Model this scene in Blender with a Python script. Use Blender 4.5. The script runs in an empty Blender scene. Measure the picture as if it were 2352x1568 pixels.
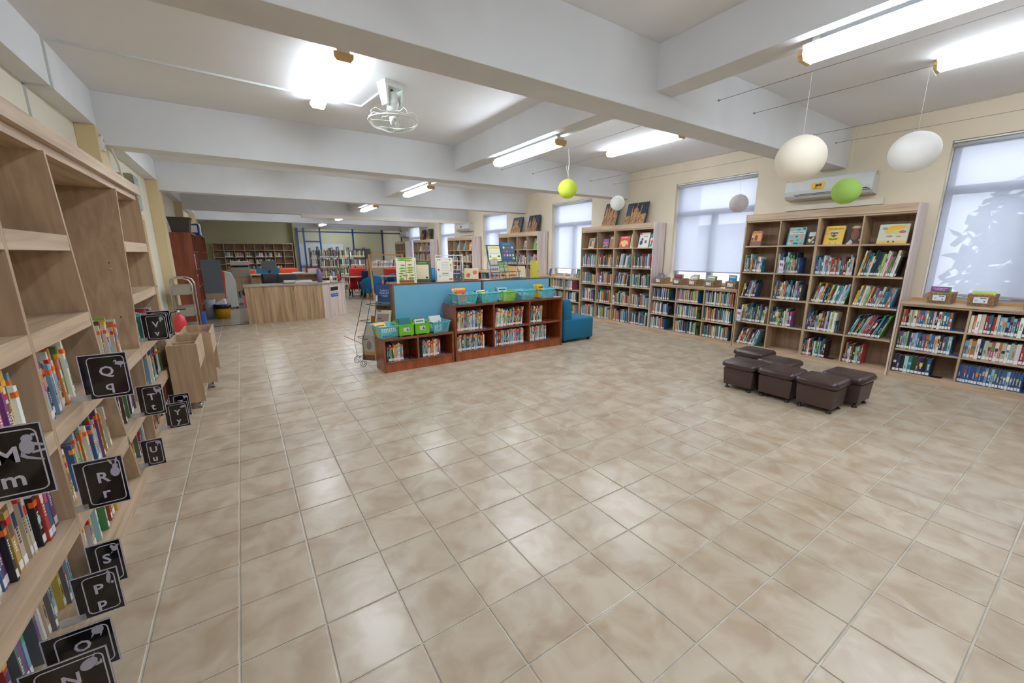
import bpy, math, random
from mathutils import Matrix, Vector
R = random.Random(7)
sc = bpy.context.scene
col = sc.collection
PI = math.pi

# ------------------------------------------------------------------ camera, world, exposure
CAMH = 1.5027
cam_d = bpy.data.cameras.new('camera')
cam = bpy.data.objects.new('camera', cam_d); col.objects.link(cam); sc.camera = cam
cam_d.sensor_width = 36.0; cam_d.lens = 925.8 / 2352 * 36
cam_d.clip_start = 0.05; cam_d.clip_end = 300
YAW, PIT, ROL = -0.584, 0.216, -0.0026
def _cam():
    ya = Matrix.Rotation(YAW, 3, 'Z')
    right = Vector((1, 0, 0)); fwd = Vector((0, math.cos(PIT), -math.sin(PIT))); up = Vector((0, math.sin(PIT), math.cos(PIT)))
    r2 = math.cos(ROL) * right + math.sin(ROL) * up; u2 = -math.sin(ROL) * right + math.cos(ROL) * up
    r, u, w = ya @ r2, ya @ u2, ya @ fwd
    m = Matrix.Identity(4)
    for i in range(3):
        m[i][0] = r[i]; m[i][1] = u[i]; m[i][2] = -w[i]
    m[2][3] = CAMH
    return m
cam.matrix_world = _cam()
vs = sc.view_settings
sc.display_settings.display_device = 'sRGB'
vs.view_transform = 'Standard'; vs.look = 'None'; vs.gamma = 1.0; vs.use_curve_mapping = False
vs.exposure = 0.42
SKY = 1.25
LAMP = 34.0
wd = bpy.data.worlds.new('sky'); sc.world = wd; wd.use_nodes = True
nt = wd.node_tree; nt.nodes.clear()
out = nt.nodes.new('ShaderNodeOutputWorld'); bg = nt.nodes.new('ShaderNodeBackground')
tc = nt.nodes.new('ShaderNodeTexCoord'); sx = nt.nodes.new('ShaderNodeSeparateXYZ'); cr = nt.nodes.new('ShaderNodeValToRGB')
cr.color_ramp.elements[0].position = 0.0; cr.color_ramp.elements[0].color = (0.80, 0.86, 1.0, 1)
cr.color_ramp.elements[1].position = 0.6; cr.color_ramp.elements[1].color = (0.92, 0.96, 1.0, 1)
nt.links.new(tc.outputs['Generated'], sx.inputs[0]); nt.links.new(sx.outputs[2], cr.inputs[0])
nt.links.new(cr.outputs[0], bg.inputs[0]); bg.inputs[1].default_value = SKY * 2.0
nt.links.new(bg.outputs[0], out.inputs[0])
cy = sc.cycles
cy.max_bounces = 8; cy.diffuse_bounces = 5; cy.glossy_bounces = 3; cy.transmission_bounces = 4; cy.transparent_max_bounces = 8
cy.sample_clamp_indirect = 6.0; cy.caustics_reflective = False; cy.caustics_refractive = False
cy.use_denoising = True
try: cy.denoiser = 'OPENIMAGEDENOISE'
except Exception: pass

# ------------------------------------------------------------------ materials
def lin(c):
    c = c / 255.0
    return c / 12.92 if c <= 0.04045 else ((c + 0.055) / 1.055) ** 2.4
def L(rgb): return (lin(rgb[0]), lin(rgb[1]), lin(rgb[2]), 1.0)
MATS = {}
def mat(name, rgb=(200, 200, 200), rough=0.6, metal=0.0, spec=0.5, emit=None, es=0, noise=None, bump=None, attr=False, trans=0.0, coat=0.0, var=0.0, alpha=None):
    """noise=(rgb2, (sx,sy,sz), detail, lo, hi) mixes a second colour by stretched world-space noise; bump=(scale, strength)"""
    if name in MATS: return MATS[name]
    m = bpy.data.materials.new(name); m.use_nodes = True
    t = m.node_tree; b = t.nodes['Principled BSDF']
    b.inputs['Base Color'].default_value = L(rgb); b.inputs['Roughness'].default_value = rough
    b.inputs['Metallic'].default_value = metal
    b.inputs['Specular IOR Level'].default_value = spec
    if coat: b.inputs['Coat Weight'].default_value = coat; b.inputs['Coat Roughness'].default_value = 0.1
    if trans: b.inputs['Transmission Weight'].default_value = trans
    if alpha is not None: b.inputs['Alpha'].default_value = alpha
    if emit: b.inputs['Emission Color'].default_value = L(emit); b.inputs['Emission Strength'].default_value = es
    src = None
    if attr:
        a = t.nodes.new('ShaderNodeVertexColor'); a.layer_name = 'Col'; src = a.outputs['Color']
    if noise:
        rgb2, s, det, lo, hi = noise
        g = t.nodes.new('ShaderNodeNewGeometry'); mp = t.nodes.new('ShaderNodeMapping'); mp.inputs['Scale'].default_value = s
        nz = t.nodes.new('ShaderNodeTexNoise'); nz.inputs['Scale'].default_value = 1.0; nz.inputs['Detail'].default_value = det; nz.inputs['Distortion'].default_value = 0.6
        mr = t.nodes.new('ShaderNodeMapRange'); mr.inputs[1].default_value = lo; mr.inputs[2].default_value = hi
        mx = t.nodes.new('ShaderNodeMix'); mx.data_type = 'RGBA'
        t.links.new(g.outputs['Position'], mp.inputs[0]); t.links.new(mp.outputs[0], nz.inputs['Vector']); t.links.new(nz.outputs[0], mr.inputs[0])
        t.links.new(mr.outputs[0], mx.inputs[0])
        if src: t.links.new(src, mx.inputs[6])
        else: mx.inputs[6].default_value = L(rgb)
        mx.inputs[7].default_value = L(rgb2); src = mx.outputs[2]
    if var:
        oi = t.nodes.new('ShaderNodeNewGeometry'); hs = t.nodes.new('ShaderNodeHueSaturation'); mr = t.nodes.new('ShaderNodeMapRange')
        mr.inputs[3].default_value = 1 - var; mr.inputs[4].default_value = 1 + var
        o2 = t.nodes.new('ShaderNodeObjectInfo'); ad = t.nodes.new('ShaderNodeMath'); ad.operation = 'ADD'; fr = t.nodes.new('ShaderNodeMath'); fr.operation = 'FRACT'
        t.links.new(oi.outputs['Random Per Island'], ad.inputs[0]); t.links.new(o2.outputs['Random'], ad.inputs[1]); t.links.new(ad.outputs[0], fr.inputs[0])
        t.links.new(fr.outputs[0], mr.inputs[0]); t.links.new(mr.outputs[0], hs.inputs['Value'])
        if src: t.links.new(src, hs.inputs['Color'])
        else: hs.inputs['Color'].default_value = L(rgb)
        src = hs.outputs[0]
    if src: t.links.new(src, b.inputs['Base Color'])
    if bump:
        g = t.nodes.new('ShaderNodeNewGeometry'); nz = t.nodes.new('ShaderNodeTexNoise'); nz.inputs['Scale'].default_value = bump[0]; nz.inputs['Detail'].default_value = 3
        bp = t.nodes.new('ShaderNodeBump'); bp.inputs['Strength'].default_value = bump[1]; bp.inputs['Distance'].default_value = 0.01
        t.links.new(g.outputs['Position'], nz.inputs['Vector']); t.links.new(nz.outputs[0], bp.inputs['Height']); t.links.new(bp.outputs[0], b.inputs['Normal'])
    MATS[name] = m
    return m

wall_m = mat('cream_wall_paint', (226, 213, 190), 0.75, noise=((218, 206, 184), (1.5, 1.5, 1.5), 2, .35, .65))
white_m = mat('white_paint', (228, 230, 233), 0.8, noise=((219, 221, 224), (1.2, 1.2, 1.2), 2, .35, .65))
pillar_m = mat('yellow_cream_paint', (214, 194, 152), 0.7)
ceil_m = mat('ceiling_paint', (236, 236, 238), 0.9, noise=((229, 229, 230), (.7, .7, .7), 3, .35, .65))
olive_m = mat('olive_wall_paint', (186, 184, 150), 0.8)
wood_v = mat('oak_upright_grain', (190, 164, 134), 0.45, noise=((166, 140, 113), (24, 24, 1.4), 4, .36, .72))
wood_y = mat('oak_long_grain', (203, 178, 150), 0.42, noise=((170, 145, 118), (26, 1.5, 26), 4, .38, .7))
wood_x = mat('oak_cross_grain', (203, 178, 150), 0.42, noise=((170, 145, 118), (1.5, 26, 26), 4, .38, .7))
wood_back = mat('oak_back_panel', (172, 144, 116), 0.55, noise=((148, 121, 96), (22, 22, 1.2), 4, .38, .68))
desk_v = mat('desk_oak', (188, 158, 124), 0.4, noise=((142, 114, 86), (16, 16, .9), 5, .38, .66))
pale_v = mat('pale_pink_oak', (222, 206, 200), 0.4, noise=((192, 172, 164), (24, 24, 1.2), 4, .38, .68))
desk_top = mat('grey_oak_top', (176, 160, 144), 0.25, noise=((150, 132, 116), (2, 26, 26), 4, .38, .7))
orange_w = mat('red_brown_varnished_wood', (168, 88, 46), 0.22, noise=((140, 66, 30), (14, 14, 2.0), 4, .35, .7), coat=.3)
orange_d = mat('brown_varnished_edge', (138, 74, 44), 0.25, noise=((116, 58, 34), (3, 14, 14), 3, .35, .7), coat=.3)
orange_top = mat('dark_glossy_top', (104, 66, 46), 0.12, noise=((84, 54, 40), (3, 18, 10), 3, .35, .7), coat=.5)
redwood = mat('mahogany_side', (146, 80, 54), 0.4, noise=((112, 56, 38), (9, 9, 1.2), 4, .35, .7))
brownwood = mat('plain_brown_side', (150, 108, 78), 0.4, noise=((126, 88, 60), (14, 14, 1.2), 4, .35, .7))
blue_panel = mat('light_blue_laminate', (112, 176, 204), 0.45, noise=((104, 168, 198), (2, 2, 2), 2, .3, .7))
tile_m = mat('beige_tile', (190, 176, 156), 0.27, noise=((172, 152, 128), (5.5, 5.5, 5.5), 5, .38, .68), var=0.05, bump=(11, .16), spec=.55)
tile2_m = mat('greige_tile', (190, 178, 160), 0.2, noise=((166, 150, 130), (2, 26, 5), 4, .4, .65), var=0.04, bump=(14, .05), spec=.5)
grout_m = mat('light_grout', (206, 202, 192), 0.8, noise=((176, 172, 162), (3, 3, 3), 3, .4, .7))
book_m = mat('book_print', attr=True, rough=0.4, noise=None)
flat_m = mat('printed_colour', attr=True, rough=0.45)
alu_m = mat('grey_aluminium_frame', (176, 182, 196), 0.35, .6)
black_m = mat('black_plastic', (26, 26, 28), 0.4)
dark_m = mat('charcoal', (52, 54, 58), 0.6)
whitep = mat('white_plastic', (232, 234, 232), 0.35)
steel = mat('polished_steel', (200, 202, 206), 0.2, 1.0)
trolley_m = mat('grey_beige_metal', (164, 156, 146), 0.4, .2)
teal_m = mat('teal_upholstery', (26, 112, 148), 0.9, noise=((18, 94, 128), (160, 160, 160), 2, .3, .7))
teal2_m = mat('blue_felt', (20, 112, 156), 0.9, noise=((16, 96, 138), (120, 120, 120), 2, .3, .7))
leather = mat('dark_brown_leather', (62, 44, 42), 0.28, bump=(90, .15), coat=.25)
leather_s = mat('brown_vinyl_side', (74, 56, 52), 0.42, bump=(20, .12))
basket_b = mat('sky_blue_plastic', (104, 200, 216), 0.35)
basket_g = mat('lime_plastic', (150, 212, 70), 0.35)
box_g = mat('green_plastic', (112, 196, 30), 0.35)
wicker = mat('woven_seagrass', (186, 154, 112), 0.7, noise=((128, 96, 60), (70, 70, 130), 2, .4, .62), bump=(160, .7))
blue_book = mat('blue_painted_metal', (46, 106, 176), 0.4)
brass_m = mat('amber_cap', (214, 176, 110), 0.4)
card_m = mat('black_card_gloss', (24, 24, 26), 0.12, coat=.4)
ink_w = mat('white_print', (206, 204, 220), 0.5)
ink_k = mat('dark_print', (40, 38, 40), 0.5)
ink_r = mat('red_print', (196, 42, 44), 0.5)
navy_m = mat('navy_fabric', (32, 42, 84), 0.85)
red_m = mat('red_fabric', (206, 44, 38), 0.85)
dred_m = mat('crimson_fabric', (160, 26, 44), 0.85)
or_m = mat('orange_red_fabric', (234, 84, 44), 0.8)
cardboard = mat('corrugated_cardboard', (190, 150, 112), 0.9, noise=((160, 122, 88), (60, 60, 8), 2, .4, .6))
cable_m = mat('thin_grey_cable', (120, 116, 112), 0.5)
blueframe = mat('blue_painted_frame', (32, 66, 130), 0.4)
glass_m = mat('window_glass', (255, 255, 255), 0.0, alpha=0.06, spec=.5)
board_m = mat('whiteboard_face', (206, 214, 218), 0.25)
diff_m = mat('lamp_diffuser', (250, 250, 246), 0.4, emit=(236, 245, 255), es=LAMP)
tan_m = mat('tan_wood_bars', (176, 122, 76), 0.5)
yel_m = mat('mustard_plastic', (206, 158, 24), 0.4)
grey_m = mat('slate_grey_board', (104, 112, 122), 0.6)
pink_m = mat('pink_plastic', (240, 120, 176), 0.4)
bag_m = mat('black_bin_liner', (36, 38, 42), 0.25, bump=(30, .5))
paper_m = mat('white_paper', (236, 236, 240), 0.7)
redp_m = mat('red_enamel', (206, 52, 60), 0.3)
bag2_m = mat('blush_fabric', (222, 150, 148), 0.9)

# translucent roller blind
def thin(name, rgb, tfac, through):
    m = bpy.data.materials.new(name); m.use_nodes = True; t = m.node_tree; t.nodes.clear()
    o = t.nodes.new('ShaderNodeOutputMaterial'); d = t.nodes.new('ShaderNodeBsdfDiffuse'); tr = t.nodes.new('ShaderNodeBsdfTranslucent'); tp = t.nodes.new('ShaderNodeBsdfTransparent')
    m1 = t.nodes.new('ShaderNodeMixShader'); m2 = t.nodes.new('ShaderNodeMixShader')
    for n in (d, tr): n.inputs[0].default_value = L(rgb)
    m1.inputs[0].default_value = tfac; m2.inputs[0].default_value = through
    t.links.new(d.outputs[0], m1.inputs[1]); t.links.new(tr.outputs[0], m1.inputs[2]); t.links.new(m1.outputs[0], m2.inputs[1]); t.links.new(tp.outputs[0], m2.inputs[2]); t.links.new(m2.outputs[0], o.inputs[0])
    MATS[name] = m; return m
blind_m = thin('sheer_roller_fabric', (214, 218, 232), .72, .34)
paper_white = thin('white_rice_paper', (244, 243, 240), .45, .02)
paper_cream = thin('cream_rice_paper', (246, 240, 226), .45, .02)
paper_lime = thin('lime_rice_paper', (214, 226, 96), .45, .02)
paper_green = thin('pale_green_paper', (190, 224, 128), .45, .02)
paper_taupe = thin('pierced_taupe_paper', (214, 206, 204), .4, .22)

# ------------------------------------------------------------------ mesh helpers
class MB:
    def __init__(s): s.v = []; s.f = []; s.c = []; s.mi = []; s.M = Matrix.Identity(4); s.col = (200, 200, 200); s.m = 0; s.sm = []; s.smooth = False
    def add(s, vs, fs, c=None):
        b = len(s.v); M = s.M
        s.v += [tuple(M @ Vector(p)) for p in vs]
        for f in fs: s.f.append([b + i for i in f]); s.c.append(c or s.col); s.mi.append(s.m); s.sm.append(s.smooth)
        return s
    def box(s, x0, x1, y0, y1, z0, z1, c=None):
        return s.add([(x0, y0, z0), (x1, y0, z0), (x1, y1, z0), (x0, y1, z0), (x0, y0, z1), (x1, y0, z1), (x1, y1, z1), (x0, y1, z1)],
                     [(0, 3, 2, 1), (4, 5, 6, 7), (0, 1, 5, 4), (1, 2, 6, 5), (2, 3, 7, 6), (3, 0, 4, 7)], c)
    def hexa(s, lo, hi, c=None):   # two quads (ccw seen from above)
        return s.add(list(lo) + list(hi), [(0, 3, 2, 1), (4, 5, 6, 7), (0, 1, 5, 4), (1, 2, 6, 5), (2, 3, 7, 6), (3, 0, 4, 7)], c)
    def prism(s, poly, a0, a1, axis='z', c=None):
        n = len(poly)
        def P(p, a): return {'z': (p[0], p[1], a), 'y': (p[0], a, p[1]), 'x': (a, p[0], p[1])}[axis]
        vs = [P(p, a0) for p in poly] + [P(p, a1) for p in poly]
        return s.add(vs, [tuple(range(n))[::-1], tuple(range(n, 2 * n))] + [(i, (i + 1) % n, n + (i + 1) % n, n + i) for i in range(n)], c)
    def tube(s, pts, r, n=8, c=None, close=False):
        pts = [Vector(p) for p in pts]; N = len(pts); vs = []; fs = []
        for i, p in enumerate(pts):
            a = pts[(i - 1) % N] if (i or close) else p; b = pts[(i + 1) % N] if (i < N - 1 or close) else p
            d = (b - a); d = d.normalized() if d.length > 1e-9 else Vector((0, 0, 1))
            q = d.cross(Vector((0, 0, 1))); q = q.normalized() if q.length > 1e-4 else Vector((1, 0, 0)); w = d.cross(q)
            rr = r[i] if isinstance(r, (list, tuple)) else r
            vs += [tuple(p + rr * (math.cos(2 * PI * k / n) * q + math.sin(2 * PI * k / n) * w)) for k in range(n)]
        K = N if close else N - 1
        for i in range(K):
            for k in range(n):
                j = (i + 1) % N; fs.append((i * n + k, i * n + (k + 1) % n, j * n + (k + 1) % n, j * n + k))
        if not close: fs += [tuple(range(n))[::-1], tuple(range((N - 1) * n, N * n))]
        sm = s.smooth; s.smooth = True; s.add(vs, fs, c); s.smooth = sm; return s
    def lathe(s, prof, n=24, c=None, cx=0, cy=0, sx=1, sy=1):
        vs = []; fs = []; N = len(prof)
        for r, z in prof:
            vs += [(cx + sx * r * math.cos(2 * PI * k / n), cy + sy * r * math.sin(2 * PI * k / n), z) for k in range(n)]
        for i in range(N - 1):
            for k in range(n): fs.append((i * n + k, i * n + (k + 1) % n, (i + 1) * n + (k + 1) % n, (i + 1) * n + k))
        if prof[0][0] > 1e-6: fs.append(tuple(range(n))[::-1])
        if prof[-1][0] > 1e-6: fs.append(tuple(range((N - 1) * n, N * n)))
        sm = s.smooth; s.smooth = True; s.add(vs, fs, c); s.smooth = sm; return s
    def rbox(s, x0, x1, y0, y1, z0, z1, r, k=3, rz=None, c=None):
        """soft box: superellipse outline in xy with rounded top and bottom"""
        rz = rz or r; out = []; m = 4 * (k + 1)
        def ring(inset, z):
            a0, a1, b0, b1 = x0 + inset, x1 - inset, y0 + inset, y1 - inset; rr = max(r - inset, .002); o = []
            for (cx_, cy_, st) in ((a1 - rr, b1 - rr, 0), (a0 + rr, b1 - rr, 1), (a0 + rr, b0 + rr, 2), (a1 - rr, b0 + rr, 3)):
                for i in range(k + 1):
                    t = (st + i / k) * PI / 2; o.append((cx_ + rr * math.cos(t), cy_ + rr * math.sin(t), z))
            return o
        rings = [ring(rz * (1 - math.sin(t)), z0 + rz * (1 - math.cos(t))) for t in [PI / 2 * i / k for i in range(k + 1)]]
        rings += [ring(rz * (1 - math.sin(t)), z1 - rz * (1 - math.cos(t))) for t in [PI / 2 * i / k for i in range(k, -1, -1)]]
        vs = [p for q in rings for p in q]; fs = []
        for i in range(len(rings) - 1):
            for j in range(m): fs.append((i * m + j, i * m + (j + 1) % m, (i + 1) * m + (j + 1) % m, (i + 1) * m + j))
        fs += [tuple(range(m))[::-1], tuple(range((len(rings) - 1) * m, len(rings) * m))]
        sm = s.smooth; s.smooth = True; s.add(vs, fs, c); s.smooth = sm; return s
    def mesh(s, name, mats):
        me = bpy.data.meshes.new(name); me.from_pydata(s.v, [], s.f)
        for m in (mats if isinstance(mats, (list, tuple)) else [mats]): me.materials.append(m)
        if any(s.mi): me.polygons.foreach_set('material_index', s.mi)
        if any(s.sm): me.polygons.foreach_set('use_smooth', s.sm)
        if any(m in (book_m, flat_m) for m in (mats if isinstance(mats, (list, tuple)) else [mats])):
            ca = me.color_attributes.new('Col', 'BYTE_COLOR', 'CORNER'); buf = []
            for f, c in zip(s.f, s.c):
                q = (lin(c[0]), lin(c[1]), lin(c[2]), 1.0); buf += q * len(f)
            ca.data.foreach_set('color', buf)
        me.update(); return me
    def build(s, name, mats, parent=None, loc=(0, 0, 0), rz=0, bev=0):
        o = bpy.data.objects.new(name, s.mesh(name, mats)); col.objects.link(o); o.location = loc; o.rotation_euler = (0, 0, rz)
        if parent: o.parent = parent
        if bev:
            b = o.modifiers.new('b', 'BEVEL'); b.width = bev; b.segments = 2; b.limit_method = 'ANGLE'; b.angle_limit = 0.7
        return o
def B(*a, **k): m = MB(); m.box(*a, **k); return m
def empty(name, loc=(0, 0, 0), rz=0, label=None, cat=None, group=None, rot=None):
    o = bpy.data.objects.new(name, None); col.objects.link(o); o.location = loc; o.rotation_euler = rot or (0, 0, rz); o.empty_display_size = .1
    tag(o, label, cat, group); return o
def tag(o, label=None, cat=None, group=None, kind=None):
    if label: o['label'] = label
    if cat: o['category'] = cat
    if group: o['group'] = group
    if kind: o['kind'] = kind
    return o
def struct(o): o['kind'] = 'structure'; return o
def copy_tree(o, parent=None):
    c = o.copy(); col.objects.link(c); c.parent = parent
    for ch in list(o.children): copy_tree(ch, c)
    return c
def text(s, size, m, parent, loc, rot, name='lettering', ext=.0006, bold=0.0, ax='CENTER'):
    d = bpy.data.curves.new(name, 'FONT'); d.body = s; d.size = size; d.extrude = ext; d.offset = bold; d.align_x = ax; d.align_y = 'CENTER'
    d.resolution_u = 2
    tmp = bpy.data.objects.new('t', d); me = bpy.data.meshes.new_from_object(tmp); bpy.data.objects.remove(tmp); bpy.data.curves.remove(d)
    me.name = name; me.materials.clear(); me.materials.append(m)
    o = bpy.data.objects.new(name, me); col.objects.link(o); o.location = loc; o.rotation_euler = rot
    if parent: o.parent = parent
    return o
def star(cx, cz, r1, r2, n): return [(cx + (r1 if i % 2 else r2) * math.cos(PI * i / n), cz + (r1 if i % 2 else r2) * math.sin(PI * i / n)) for i in range(2 * n)]
def ell(cx, cz, a, b, n=12, t=0): return [(cx + a * math.cos(2 * PI * i / n) * math.cos(t) - b * math.sin(2 * PI * i / n) * math.sin(t), cz + a * math.cos(2 * PI * i / n) * math.sin(t) + b * math.sin(2 * PI * i / n) * math.cos(t)) for i in range(n)]

# ------------------------------------------------------------------ room shell
XL, XR, ZC = -1.20, 6.92, 3.10
YB, YF = 20.6, -5.0
floor_g = struct(B(XL - .2, XR + .3, YF, 24.0, -.12, -.004).build('floor', grout_m))
# tiles: 0.30 m grid
TX0, TY0, TS = -0.4824, 1.8805, 0.30
tm = MB(); g = .0034; hb = TS / 2 - g
tm.add([(-hb, -hb, -.004), (hb, -hb, -.004), (hb, hb, -.004), (-hb, hb, -.004), (-hb, -hb, -.0012), (hb, -hb, -.0012), (hb, hb, -.0012), (-hb, hb, -.0012),
        (-hb + .003, -hb + .003, 0), (hb - .003, -hb + .003, 0), (hb - .003, hb - .003, 0), (-hb + .003, hb - .003, 0)],
       [(0, 1, 5, 4), (1, 2, 6, 5), (2, 3, 7, 6), (3, 0, 4, 7), (4, 5, 9, 8), (5, 6, 10, 9), (6, 7, 11, 10), (7, 4, 8, 11), (8, 9, 10, 11)])
tile_mesh = tm.mesh('tile', tile_m)
cells = []
for i in range(-3, 25):
    for j in range(-22, 62):
        x = TX0 + (i + .5) * TS; y = TY0 + (j + .5) * TS
        if x < XL + .05 or x > XR - .1 or y > 20.3: continue
        v = Vector((x, y, -CAMH)); c = cam.matrix_world.to_3x3().inverted() @ v
        vis = 0
        if c.z < -.2:
            px, pz = abs(c.x / -c.z), abs(c.y / -c.z)
            if px < 1.34 and pz < .92 and not (x < -.75 and y < 5.1): vis = 1 / (-c.z) ** 3
        cells.append((vis, x, y))
cells.sort(reverse=True)
near = [q for q in cells if q[0] > 0][:298]
nset = set((q[1], q[2]) for q in near)
for _, x, y in near:
    o = bpy.data.objects.new('tile', tile_mesh); col.objects.link(o); o.location = (x, y, R.uniform(-.0005, .0003)); o.parent = floor_g
rest = MB(); far = MB()
for _, x, y in cells:
    if (x, y) in nset: continue
    t = far if y > 10.5 else rest; t.M = Matrix.Translation((x, y, 0)); t.add(tm.v, tm.f)
rest.build('tile_field', tile_m, floor_g)['kind'] = 'stuff'
far.build('far_tile_field', tile2_m, floor_g)['kind'] = 'stuff'
B(-1.18, .06, 10.43, 10.47, 0, .008).build('floor_joint_strip', dark_m, floor_g)

ceil = struct(B(XL - .3, XR + .4, YF, 24.0, ZC, ZC + .15).build('ceiling', ceil_m))
for k in range(-2, 6):
    y = 2.34 + 3.66 * k + (.04 if k > 0 else 0)
    B(XL - .0, XR, y, y + .28, 2.60, ZC).build('beam', white_m, ceil, bev=.004)
for k in range(-2, 5):
    y0 = 2.62 + 3.66 * k; B(2.94, 3.17, y0, y0 + 3.42, 2.762, ZC).build('long_beam', white_m, ceil, bev=.004)
B(XL, -1.05, YF, YB, 2.762, ZC).build('edge_beam', white_m, ceil)
struct(B(XL - .2, XL, YF, YB, -.1, ZC).build('wall_left', mat('grey_cream_wall', (222, 217, 200), .8)))
for i, k in enumerate(range(-1, 5)):
    y = 2.34 + 3.66 * k
    struct(B(XL, -1.045, y - .05, y + .33, 0, 2.762).build('trim_%d' % (i + 1), pillar_m, bev=.004))
struct(B(XL - .2, XR + .3, YF - .2, YF, -.1, ZC).build('wall_rear', wall_m))
struct(B(XL - .2, 2.15, YB, YB + .2, 0, ZC).build('wall_back', olive_m))
# window wall with openings
WB, WT = 0.925, 2.735
wins = [(-7.42 + 3.64 * k + .0, -7.42 + 3.64 * k + 1.47) for k in range(0, 8)]
wins = [(3.47 + 3.64 * k, 4.92 + 3.64 * k) for k in range(-2, 5)]
wins[1] = (-.17, 1.37)
wr = MB(); prev = YF
for a, b in wins:
    wr.box(XR, XR + .24, prev, a, 0, ZC); wr.box(XR, XR + .24, a, b, 0, WB); wr.box(XR, XR + .24, a, b, WT, ZC); prev = b
wr.box(XR, XR + .24, prev, 24.0, 0, ZC)
struct(wr.build('wall_right', wall_m))
def blind_bottom(i): return {0: 1.25, 1: 1.02, 2: 1.17, 3: 1.12, 4: 1.45, 5: 1.1, 6: 1.1}[i]
for i, (a, b) in enumerate(wins):
    w = struct(empty('window_%d' % (i + 1)))
    GX = XR + .15; fr = MB(); t = .055
    fr.box(GX, GX + .06, a, a + t, WB, WT); fr.box(GX, GX + .06, b - t, b, WB, WT); fr.box(GX, GX + .06, a + t, b - t, WT - t, WT); fr.box(GX, GX + .06, a + t, b - t, WB, WB + t)
    fr.build('window_frame', alu_m, w)
    zt = 2.16
    B(GX - .006, GX + .066, a + t, b - t, zt, zt + .095).build('transom', alu_m, w)
    mid = (a + b) / 2 + .02
    B(GX - .004, GX + .064, mid - .045, mid + .045, WB + t, zt).build('mullion', alu_m, w)
    for (p, q, z0, z1) in ((a + t, b - t, zt + .095, WT - t), (a + t, mid - .045, WB + t, zt), (mid + .045, b - t, WB + t, zt)):
        B(GX + .028, GX + .032, p, q, z0, z1).build('pane', glass_m, w)
    B(XR - .02, GX, a, b, WB - .035, WB - .002).build('window_sill', whitep, w)
    zb = blind_bottom(i)
    bl = empty('roller_blind', (XR + .055, (a + b) / 2, WT - .045), label=['sheer blind on the window behind the camera', 'sheer roller blind on the big window with the tree outside', 'sheer roller blind on the window above the five wicker baskets', 'sheer roller blind on the window beside the cardboard castles', 'sheer roller blind above the wire book stand, third window down', 'sheer roller blind on the fourth window down the wall', 'sheer roller blind on the window farthest down the wall'][i], cat='blind', group='roller blinds')
    h = (b - a) / 2 - .008
    m = MB(); m.tube([(0, -h, 0), (0, h, 0)], .022, 10); m.build('roller_tube', mat('blind_tube', (200, 204, 210), .5), bl)
    B(-.03, .028, -h, h, .024, .04).build('head_rail', whitep, bl)
    B(.018, .0188, -h + .012, h - .012, zb - (WT - .045), 0).build('fabric', blind_m, bl)
    B(.013, .024, -h + .012, h - .012, zb - .02 - (WT - .045), zb - (WT - .045)).build('bottom_rail', mat('blind_rail', (178, 178, 196), .5), bl)

# ------------------------------------------------------------------ ceiling lamps
def lamp(x, y0, z, label, grp, drop=0):
    e = empty('ceiling_lamp', (x, y0 + .66, z), label=label, cat='lamp', group=grp)
    if drop:
        for s in (-.6, .6): B(-.03, .03, s - .02, s + .02, -drop, 0).build('bracket', mat('lamp_bracket', (196, 190, 178), .5), e)
    B(-.05, .05, -.66, .66, -drop - .045, -drop).build('channel', whitep, e)
    m = MB(); m.prism([(-.068, -.035), (-.05, -.085), (.05, -.085), (.068, -.035)][::-1], -.645, .645, 'y')
    m.M = Matrix.Translation((0, 0, 0)); o = m.build('diffuser', diff_m, e, (0, 0, -drop))
    for s in (-1, 1):
        m = MB(); m.prism([(-.075, -.03), (-.075, -.062), (-.054, -.09), (.054, -.09), (.075, -.062), (.075, -.03)][::-1], min(s * .645, s * .67), max(s * .645, s * .67), 'y')
        m.build('end_cap', brass_m, e, (0, 0, -drop))
LB = ['tube lamp under the long beam, nearest the big paper lanterns', 'tube lamp under the long beam, over the brown island shelf', 'tube lamp under the long beam, beyond the second cross beam', 'tube lamp under the long beam, beyond the third cross beam', 'tube lamp under the long beam, beyond the fourth cross beam', 'tube lamp under the long beam, in the last bay']
for i, k in enumerate(range(0, 6)): lamp(3.06, .02 + 3.64 * k, 2.762, LB[i], 'tube lamps', .03)
lamp(5.18, -.10, ZC, 'tube lamp on the ceiling beside the white paper lantern', 'tube lamps')
lamp(5.18, 3.66, ZC, 'tube lamp on the ceiling above the window with wicker baskets', 'tube lamps')
lamp(.89, 3.78, ZC, 'tube lamp on the ceiling beside the caged fan', 'tube lamps')
lamp(.89, -.10, ZC, 'tube lamp on the ceiling behind the camera', 'tube lamps')
lamp(.89, 7.3, ZC, 'tube lamp on the ceiling over the open floor by the desk', 'tube lamps')
lamp(5.18, 7.3, ZC, 'tube lamp on the ceiling by the third window', 'tube lamps')
lamp(5.18, 11.0, ZC, 'tube lamp on the ceiling beyond the third cross beam, window side', 'tube lamps')
lamp(.6, 14.6, ZC, 'tube lamp on the ceiling over the office desks', 'tube lamps')
lamp(5.18, 14.6, ZC, 'tube lamp on the ceiling over the black shelves', 'tube lamps')
lamp(3.06, -3.7, 2.762, 'tube lamp under the long beam behind the camera', 'tube lamps', .03)
lamp(4.4, 21.6, ZC, 'tube lamp inside the glass walled room', 'tube lamps')

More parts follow.
